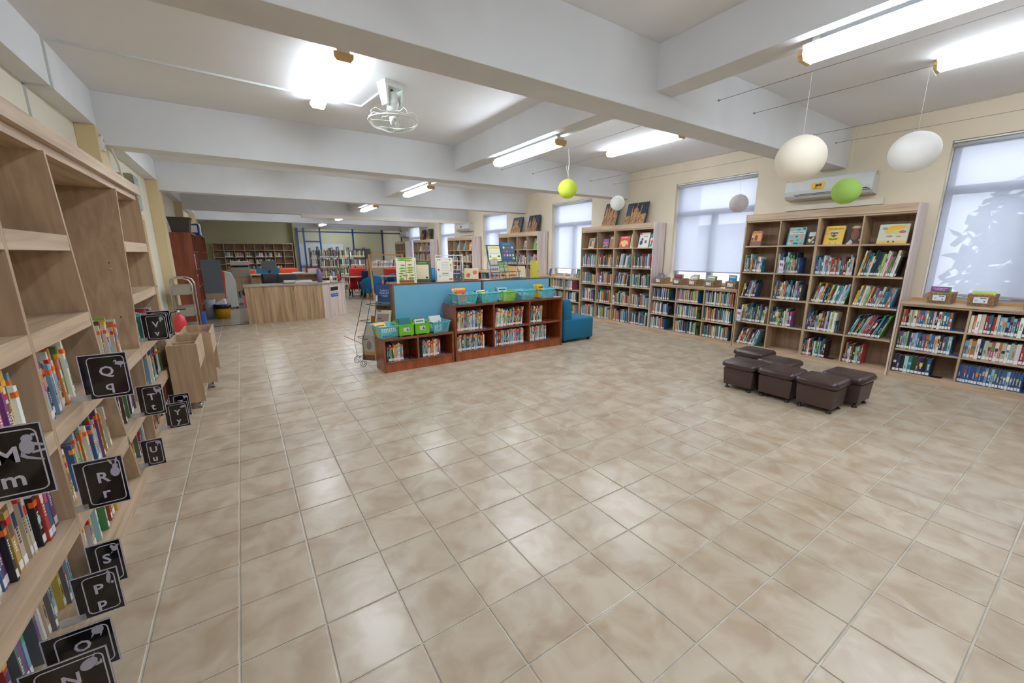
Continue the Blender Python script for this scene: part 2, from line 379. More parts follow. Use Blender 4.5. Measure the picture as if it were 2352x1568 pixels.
# ------------------------------------------------------------------ books
PAL = [((236, 234, 226), 'white'), ((226, 216, 190), 'cream'), ((202, 206, 204), 'light grey'), ((120, 176, 214), 'light blue'), ((44, 96, 160), 'blue'), ((26, 46, 96), 'navy'),
       ((30, 130, 140), 'teal'), ((196, 44, 40), 'red'), ((226, 118, 40), 'orange'), ((236, 190, 50), 'yellow'), ((76, 150, 70), 'green'), ((24, 84, 60), 'dark green'),
       ((120, 60, 130), 'purple'), ((206, 70, 120), 'pink'), ((44, 42, 46), 'black'), ((112, 74, 52), 'brown'), ((98, 104, 108), 'grey'), ((150, 206, 210), 'aqua'), ((168, 196, 90), 'lime'), ((196, 168, 128), 'tan')]
MIX = [0, 0, 0, 1, 1, 2, 3, 3, 4, 4, 5, 6, 6, 7, 7, 8, 8, 9, 9, 10, 11, 12, 13, 14, 14, 15, 16, 17, 17, 18, 19]
WARM = MIX + [0, 0, 1, 3, 17, 8, 9, 6, 2, 1]
DARK = MIX + [4, 5, 14, 16, 14, 15, 6, 2, 2, 1]
STK = [(232, 96, 30), (206, 36, 36), (236, 170, 40), (226, 110, 50), (236, 120, 40)]
ORD = ['first', 'second', 'third', 'fourth', 'fifth', 'sixth', 'seventh', 'eighth', 'ninth', 'tenth', 'eleventh', 'twelfth', 'thirteenth', 'fourteenth', 'fifteenth', 'sixteenth', 'seventeenth',
       'eighteenth', 'nineteenth', 'twentieth', 'twenty-first', 'twenty-second', 'twenty-third', 'twenty-fourth', 'twenty-fifth', 'twenty-sixth', 'twenty-seventh', 'twenty-eighth', 'twenty-ninth', 'thirtieth', 'thirty-first', 'thirty-second', 'thirty-third', 'thirty-fourth', 'thirty-fifth', 'thirty-sixth', 'thirty-seventh', 'thirty-eighth', 'thirty-ninth', 'fortieth', 'forty-first', 'forty-second']
PAGE = (228, 222, 208)
def book_geo(m, t, h, d, c, detail=True):
    b = min(.0022, t * .2)
    m.box(0, b, 0, d, 0, h, c); m.box(t - b, t, 0, d, 0, h, c); m.box(b, t - b, 0, b, 0, h, c)
    m.box(b, t - b, b, d - .003, .003, h - .003, PAGE)
    if detail:
        f = -.0005; c2 = R.choice(PAL)[0]; c3 = (240, 238, 230) if sum(c) < 420 else (50, 50, 60)
        z = h * R.uniform(.45, .6)
        if R.random() < .6: m.box(t * .1, t * .9, f, 0, z, z + h * R.uniform(.1, .3), c2)
        if t > .007 and R.random() < .75:   # title strokes
            z0 = h * R.uniform(.25, .4)
            for q in range(R.randint(4, 8)):
                zz = z0 + q * h * .045; m.box(t * .3, t * R.uniform(.55, .75), f * 1.6, 0, zz, zz + h * .026, c3)
def label_geo(m, t, h, big):
    m.box(t * .06, t * .94, -.0012, -.0002, .012, .012 + .03, (238, 238, 240))
def stick_geo(m, t, h, c): m.box(-.0004, t + .0004, -.0012, .012, h * .80, h * .80 + .022, c)
HEAP = MB()
NBK = {'n': 0}
def fill(org, ax, dv, length, ts, hs, d=.2, lean=0.0, pal=MIX, ind=None, stk=.0, lab=.9, inset=(.0, .02), gap=.0012, lean_from=0.0, maxn=99, fixed=None, order=None):
    """row of upright books. org: front-bottom corner of the row; ax: along the row; dv: into the shelf; lean: radians towards ax"""
    org = Vector(org); ax = Vector(ax); dv = Vector(dv); up = Vector((0, 0, 1)); x = 0.0; i = 0; a = 0.0
    while i < maxn:
        t = R.uniform(*ts); h = R.uniform(*hs)
        if fixed: t, h, ci = fixed[i % len(fixed)][:3]; 
        else: ci = R.choice(pal)
        want = lean * (1 if x >= lean_from * length else 0) * R.uniform(.85, 1.1) if lean else R.uniform(-.004, .012)
        if abs(lean) > 0 and x >= lean_from * length and a == 0: x += h * math.sin(abs(lean)) * .15
        a = max(want, 0) if lean >= 0 else min(want, 0)
        foot = t / math.cos(a)
        if x + foot + h * math.sin(max(a, 0)) * (.9 if lean else 0) > length: break
        c, cn = PAL[ci]; jit = R.uniform(.86, 1.06); gm = sum(c) / 3; c = tuple(max(0, min(255, int((gm + (k - gm) * .72) * jit + R.uniform(-6, 6)))) for k in c)
        rot = Matrix.Rotation(a, 4, 'Y')
        off = R.uniform(*inset)
        base = Matrix((( ax.x, dv.x, 0, 0), (ax.y, dv.y, 0, 0), (0, 0, 1, 0), (0, 0, 0, 1)))
        # pivot at bottom far corner (x=t)
        loc = org + ax * (x + foot) + dv * off
        M = Matrix.Translation(loc) @ base @ rot @ Matrix.Translation((-t, 0, 0)) if a >= 0 else Matrix.Translation(org + ax * x + dv * off) @ base @ rot
        dd = min(d * R.uniform(.82, 1.0), d)
        hl, hs_ = R.random() < lab, R.random() < stk; sc_ = R.choice(STK)
        if ind:
            where, kind, grp = ind
            m = MB(); book_geo(m, t, h, dd, c); o = m.build(kind, book_m); o.matrix_world = M
            tag(o, '%s %s, %s %s' % (cn, 'picture book' if kind == 'picture_book' else 'book', ORD[min(i, len(ORD) - 1)], where), 'book', grp)
            if hl: m = MB(); label_geo(m, t, h, 0); m.build('spine_label', book_m, o)
            if hs_: m = MB(); stick_geo(m, t, h, sc_); m.build('spine_sticker', book_m, o)
        else:
            HEAP.M = M; book_geo(HEAP, t, h, dd, c, False)
            if hl: label_geo(HEAP, t, h, 0)
            if hs_: stick_geo(HEAP, t, h, sc_)
            HEAP.M = Matrix.Identity(4)
        NBK['n'] += 1; x += foot + gap; i += 1
    return x
def bookend(loc, rz, m=None, label='', h=.17, name='bookend'):
    e = MB(); w = .11
    arch = [(-w / 2, 0), (-w / 2, h - .02), (-w / 2 + .02, h), (w / 2 - .02, h), (w / 2, h - .02), (w / 2, 0), (.03, 0), (.03, h * .42), (.018, h * .58), (0, h * .64), (-.018, h * .58), (-.03, h * .42), (-.03, 0)]
    # arch plate in local yz, footplate in xy
    for a, b in ((-w / 2, -.03), (.03, w / 2)): e.box(0, .0016, a, b, 0, h)
    e.box(0, .0016, -.03, .03, h * .62, h)
    e.box(0, .10, -w / 2, w / 2, 0, .0016)
    return tag(e.build(name, m or blue_book, None, loc, rz), label, 'bookend', 'metal bookends')

# ------------------------------------------------------------------ window-wall bookcases (front at X=6.55, facing -X)
FX, BX = 6.55, 6.905
def tall_case(y0, y1, label, zs=(.07, .435, .825, 1.205, 1.60), H=2.06, n=4):
    e = empty('bookcase', (FX, (y0 + y1) / 2, 0), label=label, cat='bookcase', group='tall oak bookcases'); yc = (y0 + y1) / 2; D = BX - FX
    def P(name, x0, x1, a, b, z0, z1, m, bev=0): return B(x0 - FX, x1 - FX, a - yc, b - yc, z0, z1).build(name, m, e, bev=bev)
    P('base', FX, BX, y0 + .018, y1 - .018, 0, zs[0], wood_y)
    # end panels; the near one rounded towards the wall
    for s, (a, b) in ((0, (y0, y0 + .018)), (1, (y1 - .018, y1))):
        m = MB(); pr = [(0, 0), (D - .06, 0), (D - .02, .004), (D, .018), (0, .018)] if s == 0 else [(0, 0), (D, 0), (D, .018), (0, .018)]
        m.prism([(p[0], p[1] + a - yc) for p in pr], 0, H); m.build('side_panel', pale_v if s == 0 else wood_v, e)
    w = (y1 - y0 - .036) / n
    P('back_panel', BX - .012, BX - .002, y0 + .018, y1 - .018, zs[0], H - .03, wood_back)
    P('top_board', FX + .006, BX, y0 + .018, y1 - .018, H - .018, H, wood_y)
    P('fascia', FX, FX + .018, y0 + .018, y1 - .018, H - .092, H - .018, wood_y)
    P('top_rail', FX + .012, BX - .012, y0 + .018, y1 - .018, H - .115, H - .094, wood_y)
    for k in range(1, n):
        t = .016 if k != n // 2 else .03
        P('divider', FX + .006, BX - .012, y0 + .018 + k * w - t / 2, y0 + .018 + k * w + t / 2, zs[0], H - .115, wood_v)
    for k in range(n):
        for z in zs[1:]:
            P('shelf', FX + .008, BX - .012, y0 + .018 + k * w + .009, y0 + .018 + (k + 1) * w - .009, z - .02, z, wood_y)
    return e
def low_case(y0, y1, label, n=3, zs=(.07, .355, .635), H=.925):
    e = empty('low_bookcase', (FX, (y0 + y1) / 2, 0), label=label, cat='bookcase', group='low oak bookcases'); yc = (y0 + y1) / 2
    def P(name, x0, x1, a, b, z0, z1, m): return B(x0 - FX, x1 - FX, a - yc, b - yc, z0, z1).build(name, m, e)
    P('base', FX, BX, y0 + .016, y1 - .016, 0, zs[0], wood_y)
    for a, b in ((y0, y0 + .016), (y1 - .016, y1)): P('side_panel', FX, BX, a, b, 0, H - .025, wood_v)
    P('back_panel', BX - .012, BX - .002, y0 + .016, y1 - .016, zs[0], H - .025, wood_back)
    P('worktop', FX - .008, BX + .005, y0, y1, H - .025, H, wood_y)
    P('top_rail', FX + .008, BX - .012, y0 + .016, y1 - .016, H - .05, H - .026, wood_y)
    P('back_lip', BX - .02, BX + .004, y0 + .01, y1 - .01, H, H + .03, mat('honey_lip', (202, 160, 96), .5))
    w = (y1 - y0 - .032) / n
    for k in range(1, n): P('divider', FX + .006, BX - .012, y0 + .016 + k * w - .009, y0 + .016 + k * w + .009, zs[0], H - .05, wood_v)
    for k in range(n):
        for z in zs[1:]: P('shelf', FX + .008, BX - .012, y0 + .016 + k * w + .01, y0 + .016 + (k + 1) * w - .01, z - .018, z, wood_y)
    return e
tall = [(1.45, 3.385), (5.055, 7.03), (8.69, 10.62), (12.33, 14.26), (15.97, 17.9), (19.0, 20.5)]
TL_ = ['tall oak bookcase behind the leather stools, under the air conditioner', 'tall oak bookcase with two cardboard castles on top', 'tall oak bookcase behind the wire book stand on the blue cabinet',
       'tall oak bookcase under the second air conditioner', 'tall oak bookcase with two dark castle pictures on it, farther down', 'tall oak bookcase at the far end, beside the glass room']
for (a, b), l in zip(tall, TL_): tall_case(a, b, l)
low_case(-1.9, 1.445, 'low oak bookcase under the window with the tree outside', n=6)
low_case(3.395, 5.045, 'low oak bookcase with five wicker baskets along its top')
low_case(7.04, 8.68, 'low oak bookcase beside the teal chair, small books standing on it')
low_case(10.63, 12.32, 'low oak bookcase behind the white wire rack'); low_case(14.27, 15.96, 'low oak bookcase beyond the first green poster book')
low_case(17.91, 18.99, 'low oak bookcase at the far end of the window wall', n=2)

AY, DX = (0, -1, 0), (1, 0, 0)
ROWN = ['bottom', 'second', 'middle', 'fourth', 'top']
COLN = ['far', 'mid-far', 'mid-near', 'near']
def cellA(y0, y1, n, colk, z, frac, ts, hs, lean=0, pal=MIX, ind=None, tall_=True, lf=0, be=None, maxn=99, x0=.012, **k):
    """colk counts from the far (larger Y) column, as the photo's left"""
    sw = .018 if tall_ else .016; w = (y1 - y0 - 2 * sw) / n
    a = y1 - sw - colk * w - .012; ln = (w - .026) * frac
    used = fill((FX + x0 + .015, a, z), AY, DX, ln, ts, hs, .20, lean, pal, ind, lean_from=lf, maxn=maxn, **k)
    if be is not None and used > 0:
        bookend((FX + .09, a - used - .004, z), -PI / 2, *be)
    return a - used
# case 1 (nearest tall one): rows from the bottom, columns far->near, read off the photograph
C1 = {(0, 0): (.82, (.008, .016), (.20, .27), .30, DARK), (2, 0): (.55, (.010, .02), (.20, .25), 0, MIX), (3, 0): (.62, (.008, .013), (.22, .29), .30, DARK),
      (0, 1): (.85, (.009, .016), (.22, .30), .08, MIX), (1, 1): (.62, (.008, .014), (.22, .28), 0, MIX), (2, 1): (.93, (.008, .015), (.21, .30), .16, MIX), (3, 1): (.92, (.010, .016), (.21, .30), .32, DARK),
      (0, 2): (.60, (.009, .015), (.19, .29), .22, MIX), (1, 2): (.72, (.007, .013), (.20, .27), 0, MIX), (2, 2): (.97, (.009, .017), (.20, .28), .2, MIX), (3, 2): (.95, (.009, .016), (.21, .29), .2, WARM),
      (0, 3): (.55, (.009, .016), (.2, .28), 0, WARM), (1, 3): (.70, (.008, .015), (.22, .30), 0, MIX), (2, 3): (.93, (.009, .016), (.19, .29), 0, MIX), (3, 3): (.92, (.009, .016), (.24, .33), .18, WARM)}
zsA = (.07, .435, .825, 1.205, 1.60)
# columns given as (column from far, row from bottom)
CELLS1 = {(0, 0): (.80, .30, DARK, .19, .27), (0, 1): (.95, .10, MIX, .20, .30), (0, 2): (.60, .20, MIX, .20, .27), (0, 3): (.60, 0, WARM, .18, .27),
          (1, 1): (.66, 0, MIX, .2, .27), (1, 2): (.84, .04, MIX, .21, .29), (1, 3): (.66, 0, WARM, .2, .3),
          (2, 0): (.64, 0, DARK, .21, .28), (2, 1): (.80, .04, MIX, .20, .29), (2, 2): (.98, .22, MIX, .19, .28), (2, 3): (.95, 0, WARM, .18, .26),
          (3, 0): (.48, .03, DARK, .21, .27), (3, 1): (.95, .34, MIX, .23, .31), (3, 2): (.96, .20, WARM, .20, .28), (3, 3): (.93, .16, WARM, .24, .32)}
BEND = {(0, 0): mat('teal_metal', (30, 140, 130), .4), (0, 2): blue_book, (0, 3): mat('steel_blue_metal', (50, 120, 160), .4), (1, 1): blue_book, (1, 3): blue_book, (2, 0): mat('maroon_metal', (90, 24, 32), .4), (2, 1): mat('sea_blue_metal', (16, 96, 140), .4), (3, 2): blue_book, (2, 3): mat('navy_metal', (30, 60, 110), .4)}
for (c, r), (fr_, ln, pl, h0, h1) in CELLS1.items():
    y0, y1 = tall[0]
    be = (BEND[(c, r)], 'metal bookend, %s column, %s shelf, bookcase behind the leather stools' % (COLN[c], ROWN[r])) if (c, r) in BEND else None
    cellA(y0, y1, 4, c, zsA[r], fr_, (.013, .024), (h0, h1), ln, pl, ('of %s column, %s shelf, bookcase behind the leather stools' % (COLN[c], ROWN[r]), 'book', 'books in the tall bookcase behind the stools'), be=be)
# low case at the frame's right edge: two visible columns
y0, y1 = -1.9, 1.445; zl = (.07, .355, .635)
LOWN = ['bottom', 'middle', 'top']
cfg = {(0, 2): (.80, WARM, .195, .205, (.017, .023)), (0, 1): (.88, DARK, .195, .225, (.016, .028)), (0, 0): (.66, DARK, .20, .21, (.026, .034)),
       (1, 2): (.78, WARM, .19, .225, (.018, .03)), (1, 1): (.92, DARK, .19, .225, (.018, .034)), (1, 0): (.86, [3, 4, 3, 4, 3], .20, .205, (.019, .023))}
for (c, r), (fr_, pl, h0, h1, ts) in cfg.items():
    fx = [(R.uniform(*ts), R.uniform(h0, h1), R.choice([4, 3, 4, 4])) for _ in range(40)] if (c, r) == (1, 0) else None
    cellA(y0, y1, 6, c, zl[r], fr_, ts, (h0, h1), 0, pl, ('along %s shelf, %s, low bookcase by the tree window' % (LOWN[r], ['far column', 'second column'][c]), 'book', 'books in the low bookcase by the tree window'), tall_=False, fixed=fx,
          be=(blue_book if (c, r) != (0, 0) else black_m, 'metal bookend, %s shelf, %s, low bookcase by the tree window' % (LOWN[r], ['far column', 'second column'][c])), lab=1)
# heap fills for the other cases on this wall
def heap_tall(k, rows=(0, 1, 2, 3), fmax=.95, fmin=.55, dens=1):
    y0, y1 = tall[k]
    for c in range(4):
        for r in rows:
            if R.random() > dens: continue
            cellA(y0, y1, 4, c, zsA[r], R.uniform(fmin, fmax), (.009, .018), (.19, .28), R.choice([0, 0, .05, .15]), R.choice([MIX, WARM, DARK]))
heap_tall(1, fmin=.8); heap_tall(2, fmin=.7); heap_tall(3, (0, 1, 2, 3), .8, .4); heap_tall(4, (0, 1, 2, 3), .8, .4, .9); heap_tall(5, (1, 2, 3), .8, .4, .9)
E2 = {0: .75, 1: .78, 2: .90}
for c in range(3):
    for r in range(3):
        ye = cellA(3.395, 5.045, 3, c, zl[r], [.72, .80, .93][c] if r else [.6, .8, .9][c], (.009, .018), (.19, .235), 0, R.choice([MIX, DARK, WARM]), None, tall_=False,
              be=([blue_book, mat('slate_metal', (90, 100, 104), .4), mat('steel_blue_metal', (50, 120, 160), .4)][(c + r) % 3], 'metal bookend, %s shelf, %s, low bookcase under wicker baskets' % (LOWN[r], ['far column', 'centre column', 'near column'][c])))
        cellA(7.04, 8.68, 3, c, zl[r], R.uniform(.5, .95), (.009, .018), (.19, .24), 0, DARK, None, tall_=False)
        cellA(10.63, 12.32, 3, c, zl[r], R.uniform(.5, .95), (.009, .018), (.19, .24), 0, DARK, None, tall_=False)

# ------------------------------------------------------------------ wall-side oak bookcase (front X=-0.70, facing +X)
LX, LBX = -0.70, -1.17
e = empty('wall_bookcase', (LX, 3.0, 0), label='long oak bookcase with slanted dividers, full of picture books and letter cards', cat='bookcase')
def LP(name, m, mt): return m.build(name, mt, e, (-LX, -3.0, 0))
Y0L, Y1L = .55, 5.09
def ydiv(k, z):
    P_ = {0: [(0, 2.27), (2.1, 2.27)], 1: [(0.0, 3.32), (.10, 3.30), (.85, 3.085), (2.1, 2.885)], 2: [(0, 3.90), (.10, 3.92), (.80, 3.99), (2.1, 4.285)], -1: [(0, 1.25), (2.1, 1.55)]}[k]
    for (za, ya), (zb, yb) in zip(P_, P_[1:]):
        if z <= zb: return ya + (yb - ya) * (z - za) / (zb - za)
    return P_[-1][1]
LP('base', B(LBX, LX, Y0L, Y1L, 0, .10), wood_y)
LP('side_panel', B(LBX, LX - .0, Y1L - .025, Y1L, 0, 2.0), wood_v)
LP('side_panel', B(LBX, LX - .0, Y0L, Y0L + .025, 0, 2.0), wood_v)
LP('back_panel', B(LBX, LBX + .012, Y0L + .025, Y1L - .025, .10, 2.0), wood_back)
LP('cornice', B(LBX, LX + .012, Y0L - .01, Y1L + .01, 2.02, 2.095), wood_y)
LP('top_rail', B(LBX, LX - .02, Y0L + .025, Y1L - .025, 1.975, 2.02), wood_y)
dd = {}
for k in (-1, 0, 1, 2):
    zz = [.10, .85, 1.975] if k != 0 else [.10, 1.975]
    for za, zb in zip(zz, zz[1:]):
        m = MB(); t = .011; a, b = ydiv(k, za), ydiv(k, zb)
        m.hexa([(LBX + .012, a - t, za), (LX - .004, a - t, za), (LX - .004, a + t, za), (LBX + .012, a + t, za)], [(LBX + .012, b - t, zb), (LX - .004, b - t, zb), (LX - .004, b + t, zb), (LBX + .012, b + t, zb)])
        LP('divider', m, wood_v)
bays = {0: (-1, 0), 1: (0, 1), 2: (1, 2), 3: (2, 9)}
def yspan(bay, z):
    a, b = bays[bay]; return ydiv(a, z) + .013, (Y1L - .025 if b == 9 else ydiv(b, z) - .013)
RZ = [.425, .815, 1.205, 1.595]
for bay in range(4):
    for z in RZ:
        if bay == 2 and z > 1: continue
        a, b = yspan(bay, z); LP('shelf', B(LBX + .012, LX - .004, a, b, z - .075, z), wood_y)
a, b = Y0L + .025, ydiv(-1, .8) - .013
for z in RZ: LP('shelf', B(LBX + .012, LX - .004, a, ydiv(-1, z) - .013, z - .075, z), wood_y)
for y, z in ((2.62, 1.9), (4.72, 1.9), (3.98, 1.44), (3.75, 1.44), (3.85, 1.02), (3.93, 1.04), (2.12, 1.3), (4.6, 1.64), (4.66, 1.64)):
    pass
m = MB()
for y, z, x in ((2.26 + .0, 1.9, -.9), (3.9, 1.45, -1.1),): pass
hm = MB()
for (k, z, x) in ((1, 1.90, -.86), (2, 1.44, -.80), (2, 1.02, -.82), (2, 1.05, -.78), (0, 1.30, -.82)):
    y = ydiv(k, z) - .0115; hm.M = Matrix.Translation((x, y, z)) @ Matrix.Rotation(PI / 2, 4, 'X'); hm.lathe([(.005, 0), (.005, .002)], 8)
hm.M = Matrix.Identity(4); LP('peg_holes', hm, dark_m)['kind'] = 'stuff'
pm = MB()
for x in (-.80, -1.02): pm.box(x, x + .012, ydiv(2, 1.4) - .03, ydiv(2, 1.4) - .011, 1.39, 1.402)
LP('shelf_peg', pm, brass_m)['kind'] = 'stuff'
RX, DL = (0, 1, 0), (-1, 0, 0)
def fillL(bay, z, y_from, y_to, ts, hs, lean=0, pal=WARM, stk=.85, where='', **k):
    a, b = yspan(bay, z); a = max(a, y_from if y_from else a); b = min(b, y_to if y_to else b)
    if bay == 3 and False: pass
    return a + fill((LX - .035, a + .004, z), RX, DL, b - a - .01, ts, hs, .24, lean, pal, (where, 'picture_book', 'picture books in the wall bookcase'), stk=stk, inset=(0, .06), **k)
WB_ = 'wall bookcase'
for (bay, z, y0_, y1_, ts, hs, ln, pal, wh) in (
    (0, .815, 1.74, 2.25, (.014, .030), (.21, .28), 0, WARM, 'shelf of letter card M'), (0, .425, 1.56, 2.25, (.014, .032), (.20, .29), 0, WARM, 'shelf under letter card M'),
    (0, .10, 1.64, 2.25, (.014, .026), (.19, .26), 0, MIX, 'lowest shelf by letter card P'), (1, .815, None, 2.86, (.014, .026), (.22, .30), -.05, WARM, 'shelf of letter card Q'),
    (1, .425, None, 3.1, (.014, .026), (.20, .28), -.04, WARM, 'shelf of letter card R'), (1, .10, None, 3.2, (.014, .026), (.19, .27), 0, MIX, 'lowest shelf beyond letter card S'),
    (2, .815, None, 3.74, (.013, .028), (.22, .30), 0, WARM, 'open bay above letter card T'), (2, .425, None, 3.84, (.014, .026), (.21, .28), 0, MIX, 'shelf of letter card T'),
    (2, .10, None, 3.85, (.014, .026), (.20, .27), 0, MIX, 'lowest shelf by letter card U'), (3, .815, 4.12, 4.98, (.014, .026), (.15, .21), 0, WARM, 'shelf of letter card V')):
    a, b = yspan(bay, z); a = max(a, y0_ or a); b = min(b, y1_ or b)
    fill((LX - .035, a + .004, z), RX, DL, b - a - .01, ts, hs, .24, ln, pal, ('from camera end, %s, %s' % (wh, WB_), 'picture_book', 'picture books in the wall bookcase'), stk=.85, inset=(0, .055))
for z in (.425, .10):
    a, b = yspan(3, z); fill((LX - .035, a + .004, z), RX, DL, b - a - .1, (.013, .024), (.2, .28), .24, 0, MIX, None, stk=.8, inset=(0, .05))
# books shown by their covers at the bays' ends
# letter cards: black laminated cards standing across the shelf edge
SIL = {
 'M': [ell(.80, .80, .07, .055), ell(.78, .69, .09, .10), [(.86, .74), (.98, .70), (.97, .67), (.84, .70)], [(.84, .62), (.98, .63), (.98, .60), (.82, .585)], [(.70, .63), (.68, .57), (.74, .53), (.94, .47), (.95, .49), (.76, .56), (.73, .60)], ell(.88, .84, .03, .02)],
 'Q': [ell(.84, .76, .09, .045), [(.70, .78), (.72, .83), (.76, .84), (.78, .80), (.75, .74), (.72, .74), (.75, .79), (.74, .81), (.72, .80)], [(.92, .76), (.99, .74), (.93, .73)], [(.84, .72), (.83, .66), (.85, .66), (.86, .72)]],
 'R': [ell(.80, .68, .10, .10), ell(.82, .80, .06, .05), ell(.74, .90, .022, .07, 10, .5), ell(.86, .91, .022, .07, 10, -.35)],
 'S': [ell(.80, .80, .09, .06), ell(.73, .86, .05, .035), [(.86, .84), (.93, .90), (.94, .86), (.88, .80)], [(.72, .75), (.66, .70), (.74, .72)]],
 'P': [ell(.78, .80, .05, .12, 12, -.25), [(.72, .92), (.80, .97), (.84, .93)], [(.74, .70), (.78, .66), (.80, .72)], ell(.84, .68, .03, .035)],
 'O': [ell(.78, .84, .09, .09), [(.70, .80), (.66, .70), (.72, .76)], [(.80, .76), (.80, .68), (.84, .76)]],
 'N': [ell(.76, .78, .12, .09, 12, .7), [(.84, .88), (.86, .96), (.80, .87)], [(.82, .70), (.93, .72), (.86, .76)], [(.86, .70), (.90, .80), (.92, .76)]],
 'T': [ell(.80, .79, .12, .06), ell(.70, .86, .05, .045), [(.73, .75), (.70, .67), (.74, .67), (.77, .75)], [(.88, .77), (.86, .67), (.90, .67), (.92, .79)], [(.90, .83), (.97, .86), (.99, .83), (.92, .80)]],
 'V': [ell(.78, .82, .09, .07), ell(.74, .74, .035, .05)],
 'X': [ell(.78, .82, .09, .05)],
 'Z': [ell(.80, .84, .11, .04), [(.70, .86), (.67, .93), (.71, .93), (.74, .87)], [(.73, .81), (.72, .73), (.75, .73), (.76, .81)], [(.87, .81), (.87, .73), (.90, .73), (.90, .81)]],
 'Y': [ell(.80, .82, .10, .045), ell(.72, .80, .04, .03)],
 'U': [ell(.80, .84, .11, .045), ell(.70, .86, .04, .035), [(.74, .80), (.73, .73), (.76, .73), (.77, .80)], [(.86, .80), (.86, .73), (.89, .73), (.89, .80)], [(.69, .89), (.67, .96), (.72, .90)]]}
def card(ch, x0, x1, y, z, h, desc, tilt=0.0):
    w = x1 - x0; xl = -w / 2
    e = empty('letter_card', ((x0 + x1) / 2, y, z), label=desc, cat='sign', group='letter cards on the wall bookcase'); e.rotation_euler = (0, tilt, 0)
    m = MB(); m.box(xl, w / 2, -.0012, .0012, 0, h); m.build('card', card_m, e)
    m = MB(); t = .0035
    for a, b, c_, d_ in ((xl, w / 2, 0, t), (xl, w / 2, h - t, h), (xl, xl + t, t, h - t), (w / 2 - t, w / 2, t, h - t)): m.box(a, b, -.0018, .0018, c_, d_)
    m.build('laminate_edge', ink_w, e)
    # rounded white line
    m = MB(); ix, iz, r = w / 2 - .013, .016, .016; il = -w / 2 + .030
    pts = []
    for cx_, cz_, st in ((ix - r, h - iz - r, 0), (il + r, h - iz - r, 1), (il + r, iz + r, 2), (ix - r, iz + r, 3)):
        for i in range(5): q = (st + i / 4) * PI / 2; pts.append((cx_ + r * math.cos(q), cz_ + r * math.sin(q)))
    n = len(pts)
    for k, (p, q) in enumerate(zip(pts, pts[1:] + pts[:1])):
        d = Vector((q[0] - p[0], q[1] - p[1]));
        if d.length < 1e-6: continue
        nn = Vector((-d.y, d.x)).normalized() * .0017
        m.add([(p[0] - nn.x, -.0019, p[1] - nn.y), (q[0] - nn.x, -.0019, q[1] - nn.y), (q[0] + nn.x, -.0019, q[1] + nn.y), (p[0] + nn.x, -.0019, p[1] + nn.y),
               (p[0] - nn.x, -.0013, p[1] - nn.y), (q[0] - nn.x, -.0013, q[1] - nn.y), (q[0] + nn.x, -.0013, q[1] + nn.y), (p[0] + nn.x, -.0013, p[1] + nn.y)], [(0, 1, 2, 3), (4, 7, 6, 5), (0, 4, 5, 1), (1, 5, 6, 2), (2, 6, 7, 3), (3, 7, 4, 0)])
    m.build('border_line', ink_w, e)
    text(ch, h * .30, ink_w, e, (w * .03, -.0022, h * .60), (PI / 2, 0, 0), 'capital_letter', .0004, .0012)
    text(ch.lower(), h * .30, ink_w, e, (w * .03, -.0022, h * .27), (PI / 2, 0, 0), 'small_letter', .0004, .0012)
    m = MB()
    for k, p in enumerate(SIL[ch]): m.prism([((u - .5) * w, v * h) for u, v in p], -.0024 - k * .00005, -.0013, 'y')
    m.build('animal_silhouette', mat('pale_lilac_print', (184, 182, 200), .5), e)
    B(-w / 2 - .05, -w / 2 + .02, -.004, .004, 0, .03).build('clip', mat('clear_clip', (200, 204, 206), .2, alpha=.5), e)
    return e
card('M', -.70, -.535, 1.65, .815, .22, 'black card lettered M with a mouse, standing highest and nearest the camera')
card('Q', -.695, -.523, 2.65, .815, .221, 'black card lettered Q with a long-necked bird')
card('R', -.69, -.535, 2.295, .425, .221, 'black card lettered R with a rabbit')
card('S', -.69, -.58, 2.21, .10, .203, 'black card lettered S, standing behind the P card')
card('P', -.69, -.557, 2.02, .10, .19, 'black card lettered P with a bird, on the bottom shelf')
card('O', -.69, -.52, 1.73, .10, .18, 'black card lettered O, half hidden behind the N card')
card('N', -.69, -.50, 1.58, .10, .195, 'black card lettered N with a fish-like animal, lowest and nearest the camera')
card('T', -.685, -.55, 3.52, .425, .212, 'black card lettered T with a tiger')
card('V', -.715, -.557, 4.27, .815, .215, 'black card lettered V, on the shelf level with the Q card')
card('X', -.72, -.565, 4.54, .815, .21, 'black card partly hidden behind the V card')
card('Z', -.66, -.52, 4.40, .10, .207, 'black card lettered Z with a zebra, behind the Y card')
card('Y', -.66, -.508, 4.12, .10, .212, 'black card lettered Y with a small bird')
card('U', -.70, -.585, 3.42, .10, .19, 'black card lettered U with a unicorn')

